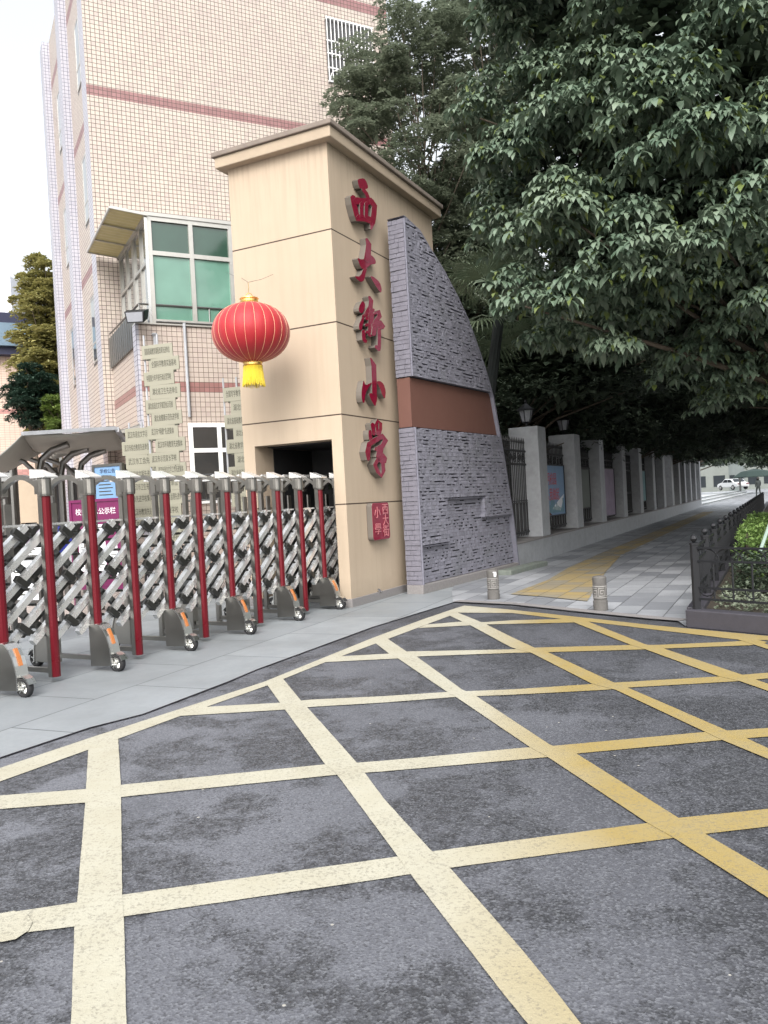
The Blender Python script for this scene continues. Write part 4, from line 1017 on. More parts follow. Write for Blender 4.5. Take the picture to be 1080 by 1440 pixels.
for i, s in enumerate(ps):
    mb = MB(); mb.box(-.0, .62, -.025, .60, .501, 2.78)
    o = mb.build('granite_pillar', M['granite'], None, bevel=.012); p = FP+Pd*s; o.location = p; o.rotation_euler = (0,0,PY)
    tag(o, 'square grey granite fence pillar, '+ordw[i], 'pillar', 'granite pillars of the street fence')
    prev = .05 if i == 0 else ps[i-1]+.62
    ironpanel(prev, s, 'black iron fence panel, '+ordw[i])
def pillar_lamp(s, label):
    p = FP+Pd*(s+.31)+Pn*.29; t = thing('pillar_lamp', label, 'lamp', (p.x, p.y, 2.782), PY, 'lanterns on the granite pillars')
    mb = MB(); mb.lathe([(.10,0),(.09,.02),(.03,.04),(.025,.09),(.07,.11),(.10,.12)], (0,0,0), 12)
    for k in range(6): a = pi/3*k; mb.tube([(.095*cos(a),.095*sin(a),.12),(.155*cos(a),.155*sin(a),.36)], .009, 5)
    mb.lathe([(.20,.36),(.19,.385),(.10,.45),(.05,.50),(.02,.52),(.03,.545),(.008,.60)], (0,0,0), 6); mb.build('lamp_frame', M['dark_iron'], t)
    mb = MB(); mb.lathe([(.085,.125),(.145,.358)], (0,0,0), 6); mb.build('glass', M['lamp_glass'], t)
pillar_lamp(ps[0], 'black lantern lamp on the granite pillar nearest the slate wall'); pillar_lamp(ps[1], 'black lantern lamp on the second granite pillar')
def poster(s0, s1, z0, z1, mat, label, lines=()):
    t = thing('fence_poster', label, 'poster', tuple(FP+Pd*s0+Pn*.20), PY); L = s1-s0
    mb = MB(); mb.box(0, L, -.012, .012, z0, z1); p = mb.build('panel', mat, t)
    mb = MB()
    for (x0, x1, a, b) in ((-.03,0,z0-.03,z1+.03),(L,L+.03,z0-.03,z1+.03),(0,L,z1,z1+.03),(0,L,z0-.03,z0)): mb.box(x0,x1,-.03,.02,a,b)
    mb.build('frame', M['dark_iron'], t)
    for (tx, z, sz, col, xc) in lines: textmesh(tx, sz, M[col], 'lettering', p, (L*xc,-.014,z), (pi/2,0,0), .001)
    return t
t = poster(2.62, 4.75, .88, 2.0, M['sky_poster'], 'light blue poster with red characters between the first two pillars', (('文明校园', 1.68, .30, 'red_text', .38), ('从我做起', 1.33, .30, 'red_text', .48)))
mb = MB(); rr = random.Random(4)
for k in range(16): x = .1+k*.12; h = rr.uniform(.08,.34); mb.box(x, x+.07, -.0145, -.0125, .93, .93+h)
mb.build('skyline_print', M['poster_teal'], t)
mb = MB(); mb.prism([(.02,.885),(.9,.885),(.55,.99),(.02,1.03)], 'y', -.0155, -.0125); mb.build('red_print', M['brown_band'], t)
mb = MB(); mb.add([(.9,-.013,1.02),(1.7,-.013,.96),(2.08,-.013,1.35),(1.5,-.013,1.2)], [(0,1,2,3)]); mb.build('cloud_print', M['paper'], t)
poster(6.2, 7.6, .95, 1.95, M['far_wall'], 'greyish framed board behind the iron bars between the second and third pillars')
poster(9.0, 11.2, .62, 2.0, M['poster_violet'], 'faded violet poster between the third and fourth pillars')
poster(15.7, 17.6, .9, 2.0, M['poster_teal'], 'faded teal poster further along the fence under the trees')
# ------------------------------------------------------------------ bollards
for px, py, lb in ((694.5,844,'short carved stone bollard with a white sticker, near the slate wall'),(845,860,'short carved stone bollard between the tactile paving and the planter')):
    p = G(px, py); t = thing('stone_bollard', lb, 'bollard', (p.x, p.y, .017), PY, 'carved stone bollards at the kerb')
    r_ = .078
    mb = MB(); mb.lathe([(r_+.004,0),(r_+.004,.11),(r_-.004,.115),(r_-.004,.13),(r_,.135),(r_,.375),(r_-.006,.39),(r_-.02,.395)], (0,0,0), 28); mb.build('shaft', M['bollard'], t)
    mb = MB()
    def band(z0, z1, a0=0, a1=2*pi, d=.004):
        n = max(2, int((a1-a0)/(2*pi)*36)); 
        for k in range(n):
            u0 = a0+(a1-a0)*k/n; u1 = a0+(a1-a0)*(k+1)/n
            mb.add([((r_+d)*cos(u0),(r_+d)*sin(u0),z0),((r_+d)*cos(u1),(r_+d)*sin(u1),z0),((r_+d)*cos(u1),(r_+d)*sin(u1),z1),((r_+d)*cos(u0),(r_+d)*sin(u0),z1),((r_-.002)*cos(u0),(r_-.002)*sin(u0),z0-.002),((r_-.002)*cos(u1),(r_-.002)*sin(u1),z0-.002),((r_-.002)*cos(u1),(r_-.002)*sin(u1),z1+.002),((r_-.002)*cos(u0),(r_-.002)*sin(u0),z1+.002)], [(0,1,2,3),(0,4,5,1),(2,6,7,3)])
    band(.145,.153); band(.275,.283)
    for k in range(6):
        u = 2*pi*k/6
        band(.165,.172,u,u+.85); band(.255,.262,u,u+.85); band(.165,.262,u,u+.07); band(.165,.235,u+.78,u+.85); band(.228,.235,u+.25,u+.85); band(.192,.235,u+.25,u+.32); band(.192,.199,u+.25,u+.6)
    mb.build('carved_band', M['bollard_band'], t)
    if px < 700:
        mb = MB(); a0 = -2.3
        for (da, z, w_, h_) in ((-.15,.36,.30,.012),(.02,.335,.16,.03),(-.12,.31,.2,.016),(-.22,.33,.10,.03)):
            band(z-h_/2, z+h_/2, a0+da-w_, a0+da+w_, .003)
        mb.build('sticker', M['white_gloss'], t)
# ------------------------------------------------------------------ planter
PN = -Pn
PLN = thing('planter_kerb', 'dark raised kerb around the planting bed at the right of the pavement', 'kerb', (K0.x, K0.y, 0), 0)
def kerbrun(a, b, w=.16, z=.18):
    d = (b-a).normalized(); n = Vector((d.y, -d.x, 0)); L = (b-a).length; k = max(1, round(L/1.0)); mb = MB()
    for i in range(k):
        p = a+d*(L*i/k+.003)-K0; q = a+d*(L*(i+1)/k-.003)-K0
        vs = [(v.x, v.y, zz_) for zz_ in (0, z) for v in (p, q, q-n*w, p-n*w)]
        mb.add(vs, [(0,1,2,3),(7,6,5,4),(4,5,1,0),(5,6,2,1),(6,7,3,2),(7,4,0,3)])
    return mb
Z0 = Vector((K0.x, K0.y, 0)); KE = Z0+Vector((Kd.x,Kd.y,0)).normalized()*4.5
K2 = Vector((Kd.x,Kd.y,0)).normalized()
def krun(a, b, name):
    d = (b-a).normalized(); L = (b-a).length; k = max(1, round(L)); n = Vector((-d.y, d.x, 0))
    if (n.dot(Pd+K2)) < 0: n = -n
    mb = MB()
    for i in range(k):
        p = a+d*(L*i/k+.003)-Z0; q = a+d*(L*(i+1)/k-.003)-Z0
        lo = [(v.x,v.y,0) for v in (p,q,q+n*.16,p+n*.16)]; hi = [(v[0],v[1],.18) for v in lo]
        mb.add(lo+hi, [(0,1,2,3),(7,6,5,4),(4,5,1,0),(5,6,2,1),(6,7,3,2),(7,4,0,3)])
    bm_fix.append(mb.build(name, M['kerb_dark'], PLN, bevel=.012))
bm_fix = []
krun(Z0, KE, 'kerb_front'); krun(Z0+K2*.0+Pd*.17, Z0+Pd*44, 'kerb_side')
for o in bm_fix:
    b_ = bmesh.new(); b_.from_mesh(o.data); bmesh.ops.recalc_face_normals(b_, faces=b_.faces); b_.to_mesh(o.data); b_.free()
sheet('planter_soil', [Z0+K2*.1+Pd*.1, KE+Pd*.1, KE+Pd*44, Z0+K2*.1+Pd*44], .13, M['soil'])
RL = thing('planter_railing', 'low black iron railing with ball topped posts around the planting bed', 'railing', (Z0.x, Z0.y, .18), 0)
def rpost(p):
    mb = MB(); q = p-Z0; mb.box(q.x-.03, q.x+.03, q.y-.03, q.y+.03, 0, .63); mb.box(q.x-.036, q.x+.036, q.y-.036, q.y+.036, .63, .65)
    mb.lathe([(.012,.65),(.026,.67),(.034,.69),(.026,.715),(.008,.73)], (q.x,q.y,0), 10); mb.build('post', M['dark_iron'], RL)
def rpanel(a, b):
    a = a-Z0; b = b-Z0; mb = MB(); L = (b-a).length; d = (b-a).normalized()
    for z in (.10, .21, .47, .60): mb.bar((a.x,a.y,z), (b.x,b.y,z), .02, .02)
    k = max(2, round(L/.19))
    for i in range(1, k): p = a+d*L*i/k; mb.bar((p.x,p.y,.10), (p.x,p.y,.47), .014, .014)
    k2 = max(2, round(L/.24))
    for i in range(k2):
        c_ = a+d*L*(i+.5)/k2; r_ = L/k2*.62
        mb.tube([(c_.x+d.x*r_*cos(pi*j/8), c_.y+d.y*r_*cos(pi*j/8), .47+.125*sin(pi*j/8)) for j in range(9)], .007, 4, cap=False)
        mb.tube([(c_.x+d.x*.08*cos(pi*j/6), c_.y+d.y*.08*cos(pi*j/6), .21-.08*sin(pi*j/6)) for j in range(7)], .006, 4, cap=False)
    mb.build('rail_panel', M['dark_iron'], RL)
c0 = Z0+K2*.12+Pd*.10
r1 = [c0+K2*1.15*i for i in range(4)]; r2 = [c0+Pd*1.25*i for i in range(26)]
for p in r1+r2[1:]: rpost(p)
for a, b in zip(r1[:-1], r1[1:]): rpanel(a, b)
for a, b in zip(r2[:-1], r2[1:]): rpanel(a, b)
p = D(1069, 775, 9.3); q = D(1090, 715, 9.5)-p; mb = MB(); mb.tube([(0,0,0),tuple(q*.5),tuple(q)], [.02,.02,.018], 8); o = mb.build('leaning_stake', M['bamboo']); o.location = p; tag(o, 'pale green leaning stake among the hedge leaves at the right edge', 'stake')

# ------------------------------------------------------------------ far end of the pavement
s0 = G(989,711.5); sd_ = G(1052,695.5)-s0
t = thing('stone_steps', 'long light stone steps up to a raised forecourt at the far end of the pavement', 'steps', tuple(s0), atan2(sd_.y, sd_.x))
mb = MB()
for k in range(3): mb.box(0, 48-2*k, .5*k, 20, .15*k, .15*(k+1)-.002)
mb.build('step', M['stone_step'], t)
mb = MB()
for k in range(3): mb.box(0, 48-2*k, .5*k-.03, .5*k, .15*(k+1)-.05, .15*(k+1)-.004)
mb.build('nosing', M['far_wall'], t)
def car(loc, yaw):
    t = thing('parked_car', 'small white saloon car parked on the raised forecourt far down the pavement', 'car', loc, yaw)
    side = [(-2.2,.35),(-2.25,.62),(-2.15,.86),(-1.55,.93),(-.95,1.36),(.45,1.42),(1.15,1.0),(1.95,.86),(2.25,.65),(2.2,.35)]
    mb = MB(); mb.prism(side, 'y', -.86, .86); mb.build('body', M['car_paint'], t, bevel=.09)
    for s_ in (-1, 1):
        y0, y1 = (.868*s_, .85*s_)
        for pl_ in ([(-1.35,.95),(-.88,1.29),(-.25,1.32),(-.25,.95)], [(-.18,.95),(-.18,1.32),(.40,1.33),(.95,.98)]):
            mb = MB(); mb.prism(pl_, 'y', y0, y1); mb.build('side_window', M['car_glass'], t)
    mb = MB(); mb.add([(.50,-.70,1.42),(1.13,-.76,1.035),(1.13,.76,1.035),(.50,.70,1.42)], [(0,1,2,3)]); mb.build('windscreen', M['car_glass'], t); mb = MB(); mb.add([(-1.0,-.7,1.365),(-1.0,.7,1.365),(-1.5,.76,.99),(-1.5,-.76,.99)], [(0,1,2,3)]); mb.build('rear_window', M['car_glass'], t)
    for x in (-1.35, 1.4):
        for y in (-.87, .87):
            mb = MB(); mb.tube([(x,y-.1,.32),(x,y+.02 if y>0 else y+.1,.32)], .32, 18); w_ = mb.build('wheel', M['rubber'], t)
            mb = MB(); yy = y+.03 if y > 0 else y-.11; mb.tube([(x,yy-.01,.32),(x,yy+.01,.32)], .19, 14); mb.build('hubcap', M['steel'], w_)
    for y in (-.6, .6):
        mb = MB(); mb.box(2.16,2.26,y-.18,y+.18,.62,.76); mb.build('headlight', M['lamp_glass'], t, bevel=.02)
        mb = MB(); mb.box(-2.27,-2.18,y-.18,y+.18,.68,.82); mb.build('tail_light', M['red_post'], t)
cp = D(1031, 689, 104); car((cp.x, cp.y, .45), PY+radians(35))
# walker
def person(loc, yaw):
    me = bpy.data.meshes.new('person'); o = bpy.data.objects.new('person', me); COL.objects.link(o)
    J = dict(pel=(0,0,.92), ch=(0,.02,1.22), nk=(0,.02,1.42), hd=(0,.03,1.54), ht=(0,.03,1.64), sl=(-.19,.02,1.36), sr=(.19,.02,1.36), el=(-.24,-.06,1.10), er=(.24,.08,1.10), hl=(-.22,.05,.86), hr=(.23,.16,.88),
             hpl=(-.09,0,.88), hpr=(.09,0,.88), kl=(-.10,.16,.48), kr=(.10,-.05,.48), al=(-.10,.20,.08), ar=(.10,-.28,.10), tl=(-.10,.34,.04), tr=(.10,-.18,.03))
    R_ = dict(pel=.15, ch=.16, nk=.06, hd=.10, ht=.07, sl=.08, sr=.08, el=.055, er=.055, hl=.035, hr=.035, hpl=.10, hpr=.10, kl=.07, kr=.07, al=.045, ar=.045, tl=.035, tr=.035)
    keys = list(J); E_ = [('pel','ch'),('ch','nk'),('nk','hd'),('hd','ht'),('ch','sl'),('ch','sr'),('sl','el'),('sr','er'),('el','hl'),('er','hr'),('pel','hpl'),('pel','hpr'),('hpl','kl'),('hpr','kr'),('kl','al'),('kr','ar'),('al','tl'),('ar','tr')]
    me.from_pydata([J[k] for k in keys], [(keys.index(a), keys.index(b)) for a, b in E_], []); 
    sk = o.modifiers.new('skin', 'SKIN'); o.modifiers.new('sub', 'SUBSURF').levels = 1
    if not me.skin_vertices: me.attributes.new if False else None
    bm_ = bmesh.new(); bm_.from_mesh(me); ly = bm_.verts.layers.skin.verify()
    for v, k in zip(bm_.verts, keys): v[ly].radius = (R_[k], R_[k]); v[ly].use_root = (k == 'pel')
    bm_.to_mesh(me); bm_.free(); me.materials.append(M['coat'])
    o.location = loc; o.rotation_euler = (0,0,yaw)
    tag(o, 'person in dark clothes walking away at the far end of the pavement', 'person')
    mb = MB(); mb.lathe([(.03,-.10),(.11,-.05),(.125,.02),(.10,.09),(.03,.125)], (0,.01,1.60), 14); mb.build('hair', M['hair'], o, smooth=True)
pp = D(1067, 700, 72); person((pp.x, pp.y, .02), 0)
def farblock(px0, px1, pyt, dep, mat, name, label, cat, win=True, depth=8):
    a = D(px0, pyt, dep); b = D(px1, pyt, dep); t = thing(name, label, cat, (a.x, dep, 0), 0); w = b.x-a.x; h = a.z
    mb = MB(); mb.box(0, w, 0, depth, 0, h); mb.box(-.2, w+.2, -.2, depth, h+.001, h+.35); mb.build('wall', mat, t)
    if win:
        n = max(2, int(w/2.4))
        for i in range(n):
            for j in range(max(1, int((h-1)/3))): mb = MB(); mb.box(w*(i+.2)/n, w*(i+.8)/n, -.05, -.001, .9+3*j, 2.5+3*j); mb.build('window', M['car_glass'], t)
farblock(940, 1022, 612, 118, M['far_wall'], 'far_building', 'pale grey building with dark windows closing the view beyond the white car', 'building')
farblock(1022, 1046, 640, 124, M['far_dark'], 'far_building', 'darker narrow building right of the pale one, beyond the white car', 'building')
farblock(1044, 1200, 600, 140, M['far_wall'], 'far_building', 'bright pale building behind the walking person', 'building')
p = D(1062, 690, 98); t = thing('green_awning', 'dark green canopy tent behind the walking person', 'canopy', (p.x, p.y, 0), 0)
mb = MB(); mb.lathe([(2.6,1.9),(2.6,2.0),(1.6,2.6),(.1,2.9)], (0,0,0), 8); mb.build('roof', M['far_green'], t)
for k in range(4): a = 2*pi*k/4+.4; mb = MB(); mb.tube([(2.3*cos(a),2.3*sin(a),0),(2.3*cos(a),2.3*sin(a),2)], .07, 6); mb.build('leg', M['steel_dark'], t)

# ------------------------------------------------------------------ vegetation
def leaves(name, P, O, nl, L, W, droop, mat, parent, seed=0, fold=True, up=.25):
    """P: shoot positions (n,3), O: outward directions"""
    r = np.random.RandomState(seed); n = len(P)
    P = np.repeat(P, nl, 0); O = np.repeat(O, nl, 0); N_ = len(P)
    az = r.rand(n, 1)*2*pi+np.arange(nl)[None]*2*pi/nl+r.randn(n, nl)*.3; az = az.reshape(-1)
    d = np.stack([np.cos(az), np.sin(az), r.randn(N_)*.25+up], 1)*.8+O*.5+r.randn(N_, 3)*.15
    d /= np.linalg.norm(d, axis=1)[:, None]
    l = L*(.65+.6*r.rand(N_))[:, None]; w = (W*(.7+.6*r.rand(N_)))[:, None]
    b = P+r.randn(N_, 3)*L*.12
    dn = np.array([0, 0, -1.])
    mid = b+d*l*.5+dn*l*droop*.25; tip = b+d*l*.85+dn*l*droop
    s = np.cross(d, dn); s /= np.maximum(np.linalg.norm(s, axis=1), .05)[:, None]
    s = s+r.randn(N_, 3)*.25; s /= np.linalg.norm(s, axis=1)[:, None]
    up_ = np.cross(s, d)
    if fold:
        m1 = b+d*l*.32+dn*l*droop*.10; m2 = b+d*l*.66+dn*l*droop*.45; tip = b+d*l*.82+dn*l*droop*.95
        vs = np.stack([b, m1+s*w*.46, m1-s*w*.46, m2+s*w*.44, m2-s*w*.44, tip], 1).reshape(-1, 3)
        base = (np.arange(N_)*6)[:, None]
        loops = (base+np.array([0,2,1, 1,2,4, 1,4,3, 3,4,5])).reshape(-1); nf = N_*4
    else:
        vs = np.stack([b, mid+s*w*.5, tip, mid-s*w*.5], 1).reshape(-1, 3)
        base = (np.arange(N_)*4)[:, None]
        loops = (base+np.array([0,1,2, 0,2,3])).reshape(-1); nf = N_*2
    me = bpy.data.meshes.new(name); me.vertices.add(len(vs)); me.vertices.foreach_set('co', vs.astype(np.float32).reshape(-1))
    me.loops.add(len(loops)); me.loops.foreach_set('vertex_index', loops.astype(np.int32))
    me.polygons.add(nf); me.polygons.foreach_set('loop_start', (np.arange(nf)*3).astype(np.int32)); me.polygons.foreach_set('loop_total', np.full(nf, 3, np.int32))
    me.materials.append(mat); me.update(calc_edges=True)
    o = bpy.data.objects.new(name, me); COL.objects.link(o); o.parent = parent
    return o
def crown_shoots(c, rad, nclump, nshoot, cr, seed, flat=.7, low_cut=None, shell=.45):
    r = np.random.RandomState(seed); c = np.array(c); rad = np.array(rad)
    cl = []
    while len(cl) < nclump:
        v = r.randn(3); v /= np.linalg.norm(v); t = shell+(1-shell)*r.rand()**.6
        q = c+v*rad*t
        if low_cut is not None and q[2] < low_cut: continue
        cl.append(q)
    cl = np.array(cl); k = r.randint(0, nclump, nshoot); v = r.randn(nshoot, 3); v /= np.linalg.norm(v, axis=1)[:, None]
    v[:, 2] = np.abs(v[:, 2])*.9-.25*(r.rand(nshoot) < .4)
    cr_ = cr*(.6+.8*r.rand(nclump))
    P = cl[k]+v*cr_[k][:, None]*(.55+.45*r.rand(nshoot)**.5)[:, None]*np.array([1, 1, flat])
    return cl, P, v
def tree(name, label, base, c, rad, nclump, nshoot, cr, nl, L, W, droop, mat, seed, tr=.14, group=None, fold=False, low_cut=None, cat='tree', shell=.45, extra=None, keep=None, fill=0, fl=.3, fmat=None):
    t = thing(name, label, cat, (base[0], base[1], base[2] if len(base) > 2 else 0), 0, group)
    b = np.array([base[0], base[1], 0.]); cc_ = np.array(c)-b
    cl, P, v = crown_shoots(cc_, rad, nclump, nshoot, cr, seed, low_cut=low_cut, shell=shell)
    if extra:
        for (ec, er, en, es, ecr) in extra:
            cl2, P2, v2 = crown_shoots(np.array(ec)-b, er, en, es, ecr, seed+9); cl = np.vstack([cl, cl2]); P = np.vstack([P, P2]); v = np.vstack([v, v2])
    if keep is not None:
        k_ = keep(P+b); P = P[k_]; v = v[k_]
    leaves('crown', P, v, nl, L, W, droop, mat, t, seed, fold)
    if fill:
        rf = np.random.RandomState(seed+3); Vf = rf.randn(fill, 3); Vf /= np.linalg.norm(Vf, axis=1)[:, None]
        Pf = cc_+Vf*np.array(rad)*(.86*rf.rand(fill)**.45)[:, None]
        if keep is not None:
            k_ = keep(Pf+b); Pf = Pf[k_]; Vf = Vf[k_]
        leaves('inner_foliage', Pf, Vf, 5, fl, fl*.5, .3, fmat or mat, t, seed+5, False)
    mb = MB(); rr = random.Random(seed); fork = Vector((cc_[0]*.35, cc_[1]*.35, max(1.6, (cc_[2]-rad[2])*.9)))
    topv = Vector(tuple(cc_))+Vector((0,0,rad[2]*.5))
    mb.tube([(0,0,0),(fork.x*.4+.03,fork.y*.4,fork.z*.5),tuple(fork),tuple(fork.lerp(topv,.5)+Vector((.1,.05,0))),tuple(topv)], [tr*1.25,tr,tr*.85,tr*.45,.02], 10)
    ks = rr.sample(range(len(cl)), min(len(cl), 34))
    for k in ks:
        e = Vector(tuple(cl[k])); s_ = fork.lerp(topv, rr.uniform(0,.8)*max(.05, min(1, (e.z-fork.z)/max(.1, topv.z-fork.z)))); m_ = s_.lerp(e, .5)+Vector((rr.uniform(-.15,.15), rr.uniform(-.15,.15), rr.uniform(0,.25)))
        mb.tube([s_, m_, e], [tr*.32, tr*.18, .012], 6)
    mb.build('trunk', M['bark'], t)
    return t
# big glossy leaved tree over the right half
c1 = (5.45, 12.6, 6.75)
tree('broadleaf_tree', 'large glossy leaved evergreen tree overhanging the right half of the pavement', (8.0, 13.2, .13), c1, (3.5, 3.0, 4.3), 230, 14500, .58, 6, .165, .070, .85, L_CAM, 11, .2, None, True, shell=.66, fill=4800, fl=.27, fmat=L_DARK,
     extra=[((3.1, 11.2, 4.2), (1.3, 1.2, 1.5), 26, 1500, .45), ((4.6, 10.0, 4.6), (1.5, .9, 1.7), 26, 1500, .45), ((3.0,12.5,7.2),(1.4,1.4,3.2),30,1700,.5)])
c_ = D(585, 175, 19); tree('camphor_tree', 'tall fine leaved tree right behind the beige tower, crown against the sky', (c_.x+.1, 19.3), (c_.x, 19, c_.z-.3), (1.9, 1.7, 2.9), 115, 10000, .44, 6, .125, .047, .3, L_MID, 21, .07, 'fine leaved trees behind the fence', fill=200, fl=.2)
c_ = D(700, 110, 20.5); tree('camphor_tree', 'tallest fine leaved tree between the tower and the glossy leaved tree', (c_.x, 20.8), (c_.x, 20.5, c_.z), (2.0, 1.8, 3.6), 125, 11500, .46, 6, .125, .047, .3, L_MID, 22, .08, 'fine leaved trees behind the fence', fill=500, fl=.22)
c_ = D(640, 330, 20); tree('camphor_tree', 'dense lower tree above the top of the slate wall', (c_.x-.2, 20.6), (c_.x, 20.2, c_.z-.3), (2.2, 1.6, 2.2), 100, 7500, .48, 6, .14, .052, .3, L_MID, 23, .10, 'fine leaved trees behind the fence', fill=700, fl=.24)
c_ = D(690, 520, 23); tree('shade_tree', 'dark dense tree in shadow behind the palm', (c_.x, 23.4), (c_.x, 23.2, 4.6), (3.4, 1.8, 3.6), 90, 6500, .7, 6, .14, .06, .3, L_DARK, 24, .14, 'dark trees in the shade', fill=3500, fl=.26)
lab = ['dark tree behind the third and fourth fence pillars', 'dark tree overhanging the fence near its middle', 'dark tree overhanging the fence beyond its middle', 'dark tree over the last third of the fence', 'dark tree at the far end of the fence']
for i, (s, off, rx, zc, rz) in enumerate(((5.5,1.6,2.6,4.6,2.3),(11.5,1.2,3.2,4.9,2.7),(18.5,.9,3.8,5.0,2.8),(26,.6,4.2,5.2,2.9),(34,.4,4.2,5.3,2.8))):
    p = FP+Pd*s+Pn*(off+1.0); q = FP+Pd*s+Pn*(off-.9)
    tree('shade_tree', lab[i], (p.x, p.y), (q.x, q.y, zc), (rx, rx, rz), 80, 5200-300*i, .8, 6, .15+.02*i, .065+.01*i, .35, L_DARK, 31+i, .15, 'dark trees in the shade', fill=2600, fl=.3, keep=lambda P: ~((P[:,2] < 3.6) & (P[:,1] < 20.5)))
lab = ['street tree on the planter side of the pavement, behind the big glossy leaved tree', 'street tree half way along the planter', 'street tree at the far end of the planter']
for i, (s, off) in enumerate(((11.5,3.6),(20,3.4),(31,3.4))):
    p = Z0+Pd*s-Pn*off; q = p+Pn*1.3
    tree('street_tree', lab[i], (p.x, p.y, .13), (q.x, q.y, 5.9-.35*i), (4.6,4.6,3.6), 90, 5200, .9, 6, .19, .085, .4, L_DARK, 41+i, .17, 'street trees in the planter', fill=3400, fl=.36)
for lb_, px_, dp_ in (('tree hanging low over the raised forecourt, above the white car', 1012, 74), ('tree hanging low at the far end of the pavement, above the walking person', 1064, 86)):
    q = D(px_, 640, dp_); tree('shade_tree', lb_, (q.x+(-3.2 if px_ < 1050 else 4.5), dp_+2), (q.x, dp_, 5.7), (4.2,3.5,3.0), 60, 2600, .9, 6, .30, .14, .3, L_DARK, 80+int(px_), .2, 'dark trees in the shade', fill=1500, fl=.5)
# dense dark shrubs behind the iron fence
for i in range(9):
    s = -1.2+4.4*i; p = FP+Pd*s+Pn*1.75
    t = thing('dark_shrub', 'dark evergreen shrub behind the iron bars, '+ordw[i], 'shrub', (p.x, p.y, 0), PY, 'dark shrubs behind the street fence')
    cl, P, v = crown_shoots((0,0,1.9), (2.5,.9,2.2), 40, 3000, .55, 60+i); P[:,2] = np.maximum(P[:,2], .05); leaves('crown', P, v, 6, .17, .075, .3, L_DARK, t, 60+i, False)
    mb = MB(); rr = random.Random(i)
    for k in range(9): mb.tube([(rr.uniform(-.2,.2)*k*.5,0,0),(rr.uniform(-1.8,1.8),rr.uniform(-.5,.5),rr.uniform(1.2,3))], [.05,.015], 6)
    mb.build('stem', M['bark'], t)
# fan palm
pb = D(716, 700, 15.6); PT = thing('fan_palm', 'fan palm with drooping leaves in front of the dark trees', 'palm', (pb.x, pb.y, 0), 0)
zt = D(716, 440, 15.6).z
mb = MB(); mb.tube([(-.42,.5,0),(-.30,.3,zt*.6),(0,0,zt)], [.14,.11,.10], 10); mb.build('trunk', M['coat'], PT)
rr = random.Random(5)
for k in range(22):
    az = 2*pi*k/22*2.4+rr.uniform(-.2,.2); el = rr.uniform(-.5,1.1); L_ = rr.uniform(.65,.95)
    d = Vector((cos(az)*cos(el), sin(az)*cos(el), sin(el))); hub = Vector((0,0,zt))+d*L_
    mb = MB(); mb.tube([(0,0,zt-.1), tuple(Vector((0,0,zt))+d*L_*.5+Vector((0,0,.05))), tuple(hub)], .012, 5)
    side = d.cross(Vector((0,0,1))).normalized(); upv = side.cross(d).normalized(); nb = 26
    for j in range(nb):
        a = radians(-105+210*j/(nb-1)); bd = (d*cos(a)+side*sin(a)+upv*.12).normalized(); l_ = .78*(1-.25*abs(a)/1.9)*rr.uniform(.9,1.05)
        wv = bd.cross(upv).normalized()*.020; p1 = hub+bd*l_*.55; p2 = hub+bd*l_*.86+Vector((0,0,-.10)); p3 = hub+bd*l_+Vector((0,0,-.24))
        mb.add([hub, p1+wv, p1-wv, p2+wv*.6, p2-wv*.6, p3], [(0,2,1),(1,2,4,3),(3,4,5)])
    mb.build('fan_leaf', L_PALM, PT)
# left trees
c_ = D(68, 480, 33)
def colk(P):
    return np.ones(len(P), bool)
tree('yellowing_tree', 'tall narrow yellow green tree left of the school building', (c_.x, 33), (c_.x, 33, c_.z-.6), (1.35, 1.2, 4.2), 130, 9000, .42, 6, .17, .09, .1, L_YEL, 51, .16, fill=1500, fl=.32)
c_ = D(46, 560, 31); tree('blue_green_tree', 'small dark blue green tree in front of the yellowing tree', (c_.x, 31), (c_.x, 31, c_.z), (.95,.9,1.25), 44, 3200, .3, 6, .13, .06, .2, L_BLUE, 52, .08, fill=400, fl=.25)
c_ = D(86, 588, 30.5); tree('fresh_green_tree', 'small fresh green tree just above the membrane canopy', (c_.x, 30.5), (c_.x, 30.5, c_.z), (.65,.6,1.0), 30, 2200, .26, 6, .13, .06, .1, L_PALE, 53, .07, fill=200, fl=.2)
# hedge in the planter
def hedge_at(s0, s1, o0, o1, zt_, nsh, mat, label, nm, seed):
    p = Z0+Pd*s0; t = thing(nm, label, 'hedge', (p.x, p.y, .13), PY)
    r = np.random.RandomState(seed); n = nsh; u = r.rand(n)*(s1-s0); w = -(o0+(o1-o0)*r.rand(n)); z = zt_*(1-.9*r.rand(n)**2.2)+.07*np.sin(u*3+w*4)
    P = np.stack([u, w, z], 1); v = np.stack([r.randn(n)*.5, r.randn(n)*.5, np.ones(n)], 1); v /= np.linalg.norm(v, axis=1)[:, None]
    leaves('foliage', P, v, 6, .075, .034, .1, mat, t, seed, False, up=.5)
    mb = MB(); rr = random.Random(seed)
    for k in range(40): x = rr.uniform(0, s1-s0); y = -rr.uniform(o0, o1); mb.tube([(x,y,0),(x+rr.uniform(-.1,.1),y+rr.uniform(-.1,.1),zt_*.9)], [.012,.006], 5)
    mb.build('stem', M['bark'], t)
hedge_at(2.3, 9.5, .35, 3.2, .60, 5200, L_HEDGE, 'bright yellow green clipped hedge inside the black railing', 'clipped_hedge', 71)
r = np.random.RandomState(5); n = 1500
p = Z0; P = np.array([tuple(Z0+K2*(.3+3.6*r.rand())+Pd*(.25+2.2*r.rand()))for _ in range(n)]); P[:,2] = .13+r.rand(n)*.10
v = np.tile(np.array([[0,0,1.]]), (n,1)); o = leaves('ground_cover', P, v, 4, .07, .03, .2, L_MID, None, 5, False); tag(o, 'sparse olive ground cover on the soil behind the railing', 'ground cover', kind='stuff')
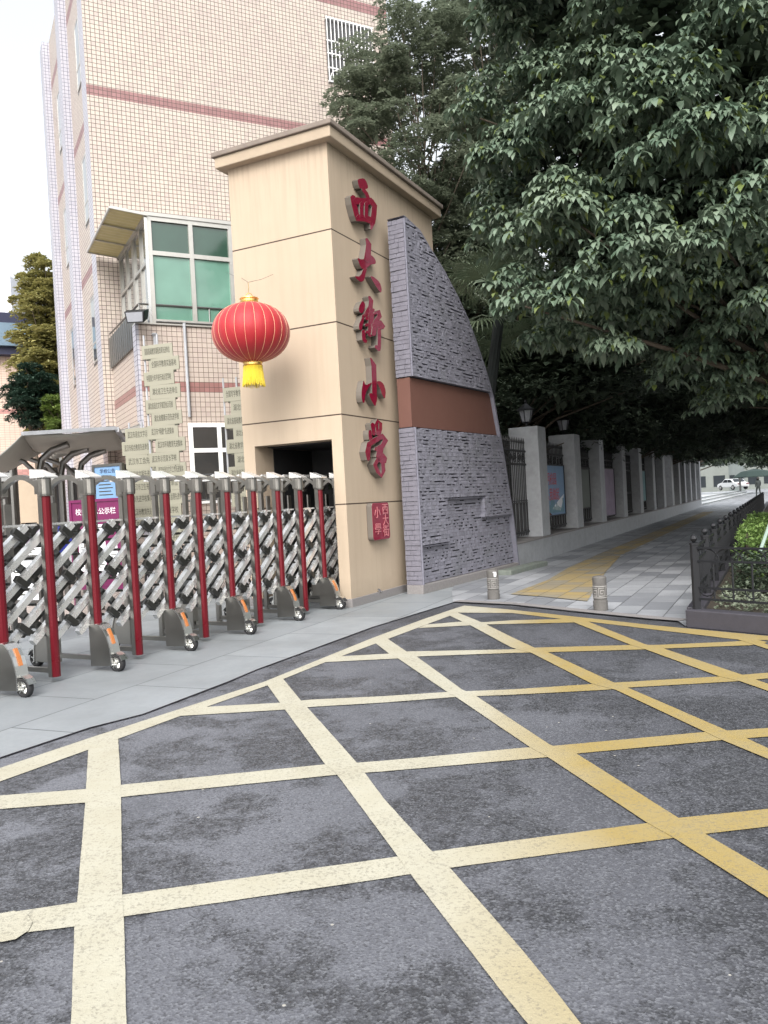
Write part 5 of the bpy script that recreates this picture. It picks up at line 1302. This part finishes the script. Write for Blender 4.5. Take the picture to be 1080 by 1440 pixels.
P = np.array([tuple(Z0+K2*(.4+3.4*r.rand())+Pd*(1.3+1.3*r.rand())) for _ in range(1700)]); P[:,2] = .15+r.rand(1700)*.42
v = np.tile(np.array([[0,0,1.]]), (1700,1)); t = thing('dark_bush', 'low dark bush between the railing and the bright hedge', 'bush', (0,0,0)); leaves('foliage', P, v, 6, .08, .036, .3, L_DARK, t, 6, False)

# ------------------------------------------------------------------ light
SUN_EL = radians(42); SUN_AZ = radians(187)   # azimuth measured clockwise from +Y: the sun stands behind the camera, to the left
dirv = Vector((sin(SUN_AZ)*cos(SUN_EL), cos(SUN_AZ)*cos(SUN_EL), sin(SUN_EL)))
sl = bpy.data.lights.new('sun', 'SUN'); sl.energy = .6; sl.angle = radians(25); sl.color = (1.0,.96,.90)
so = bpy.data.objects.new('sun', sl); COL.objects.link(so); so.rotation_euler = dirv.to_track_quat('Z', 'Y').to_euler()
W = bpy.data.worlds.new('World'); SC.world = W; W.use_nodes = True; nt = W.node_tree
bg = nt.nodes['Background']; sky = nt.nodes.new('ShaderNodeTexSky'); sky.sky_type = 'NISHITA'; sky.sun_disc = False
sky.sun_elevation = SUN_EL; sky.sun_rotation = SUN_AZ; sky.air_density = 1.6; sky.dust_density = 6.; sky.ozone_density = 1.; sky.altitude = 30
hs = nt.nodes.new('ShaderNodeHueSaturation'); hs.inputs['Saturation'].default_value = .22; hs.inputs['Value'].default_value = 1.55
wc = nt.nodes.new('ShaderNodeTexCoord'); wsep = nt.nodes.new('ShaderNodeSeparateXYZ'); Lk(nt, wc.outputs['Generated'], wsep.inputs[0])
ov = math_(nt, 'MULTIPLY_ADD', math_(nt, 'MAXIMUM', wsep.outputs[2], 0.), .9, 1.55)   # overcast: brighter towards the zenith
vm = nt.nodes.new('ShaderNodeVectorMath'); vm.operation = 'SCALE'; Lk(nt, hs.outputs[0], vm.inputs[0]); Lk(nt, ov, vm.inputs['Scale'])
Lk(nt, sky.outputs[0], hs.inputs['Color']); Lk(nt, vm.outputs[0], bg.inputs['Color']); bg.inputs['Strength'].default_value = .15
SC.view_settings.view_transform = 'Standard'; SC.view_settings.look = 'None'; SC.view_settings.exposure = -.38; SC.view_settings.gamma = 1
SC.render.engine = 'CYCLES'; SC.cycles.max_bounces = 6; SC.cycles.transparent_max_bounces = 8; SC.cycles.use_denoising = True
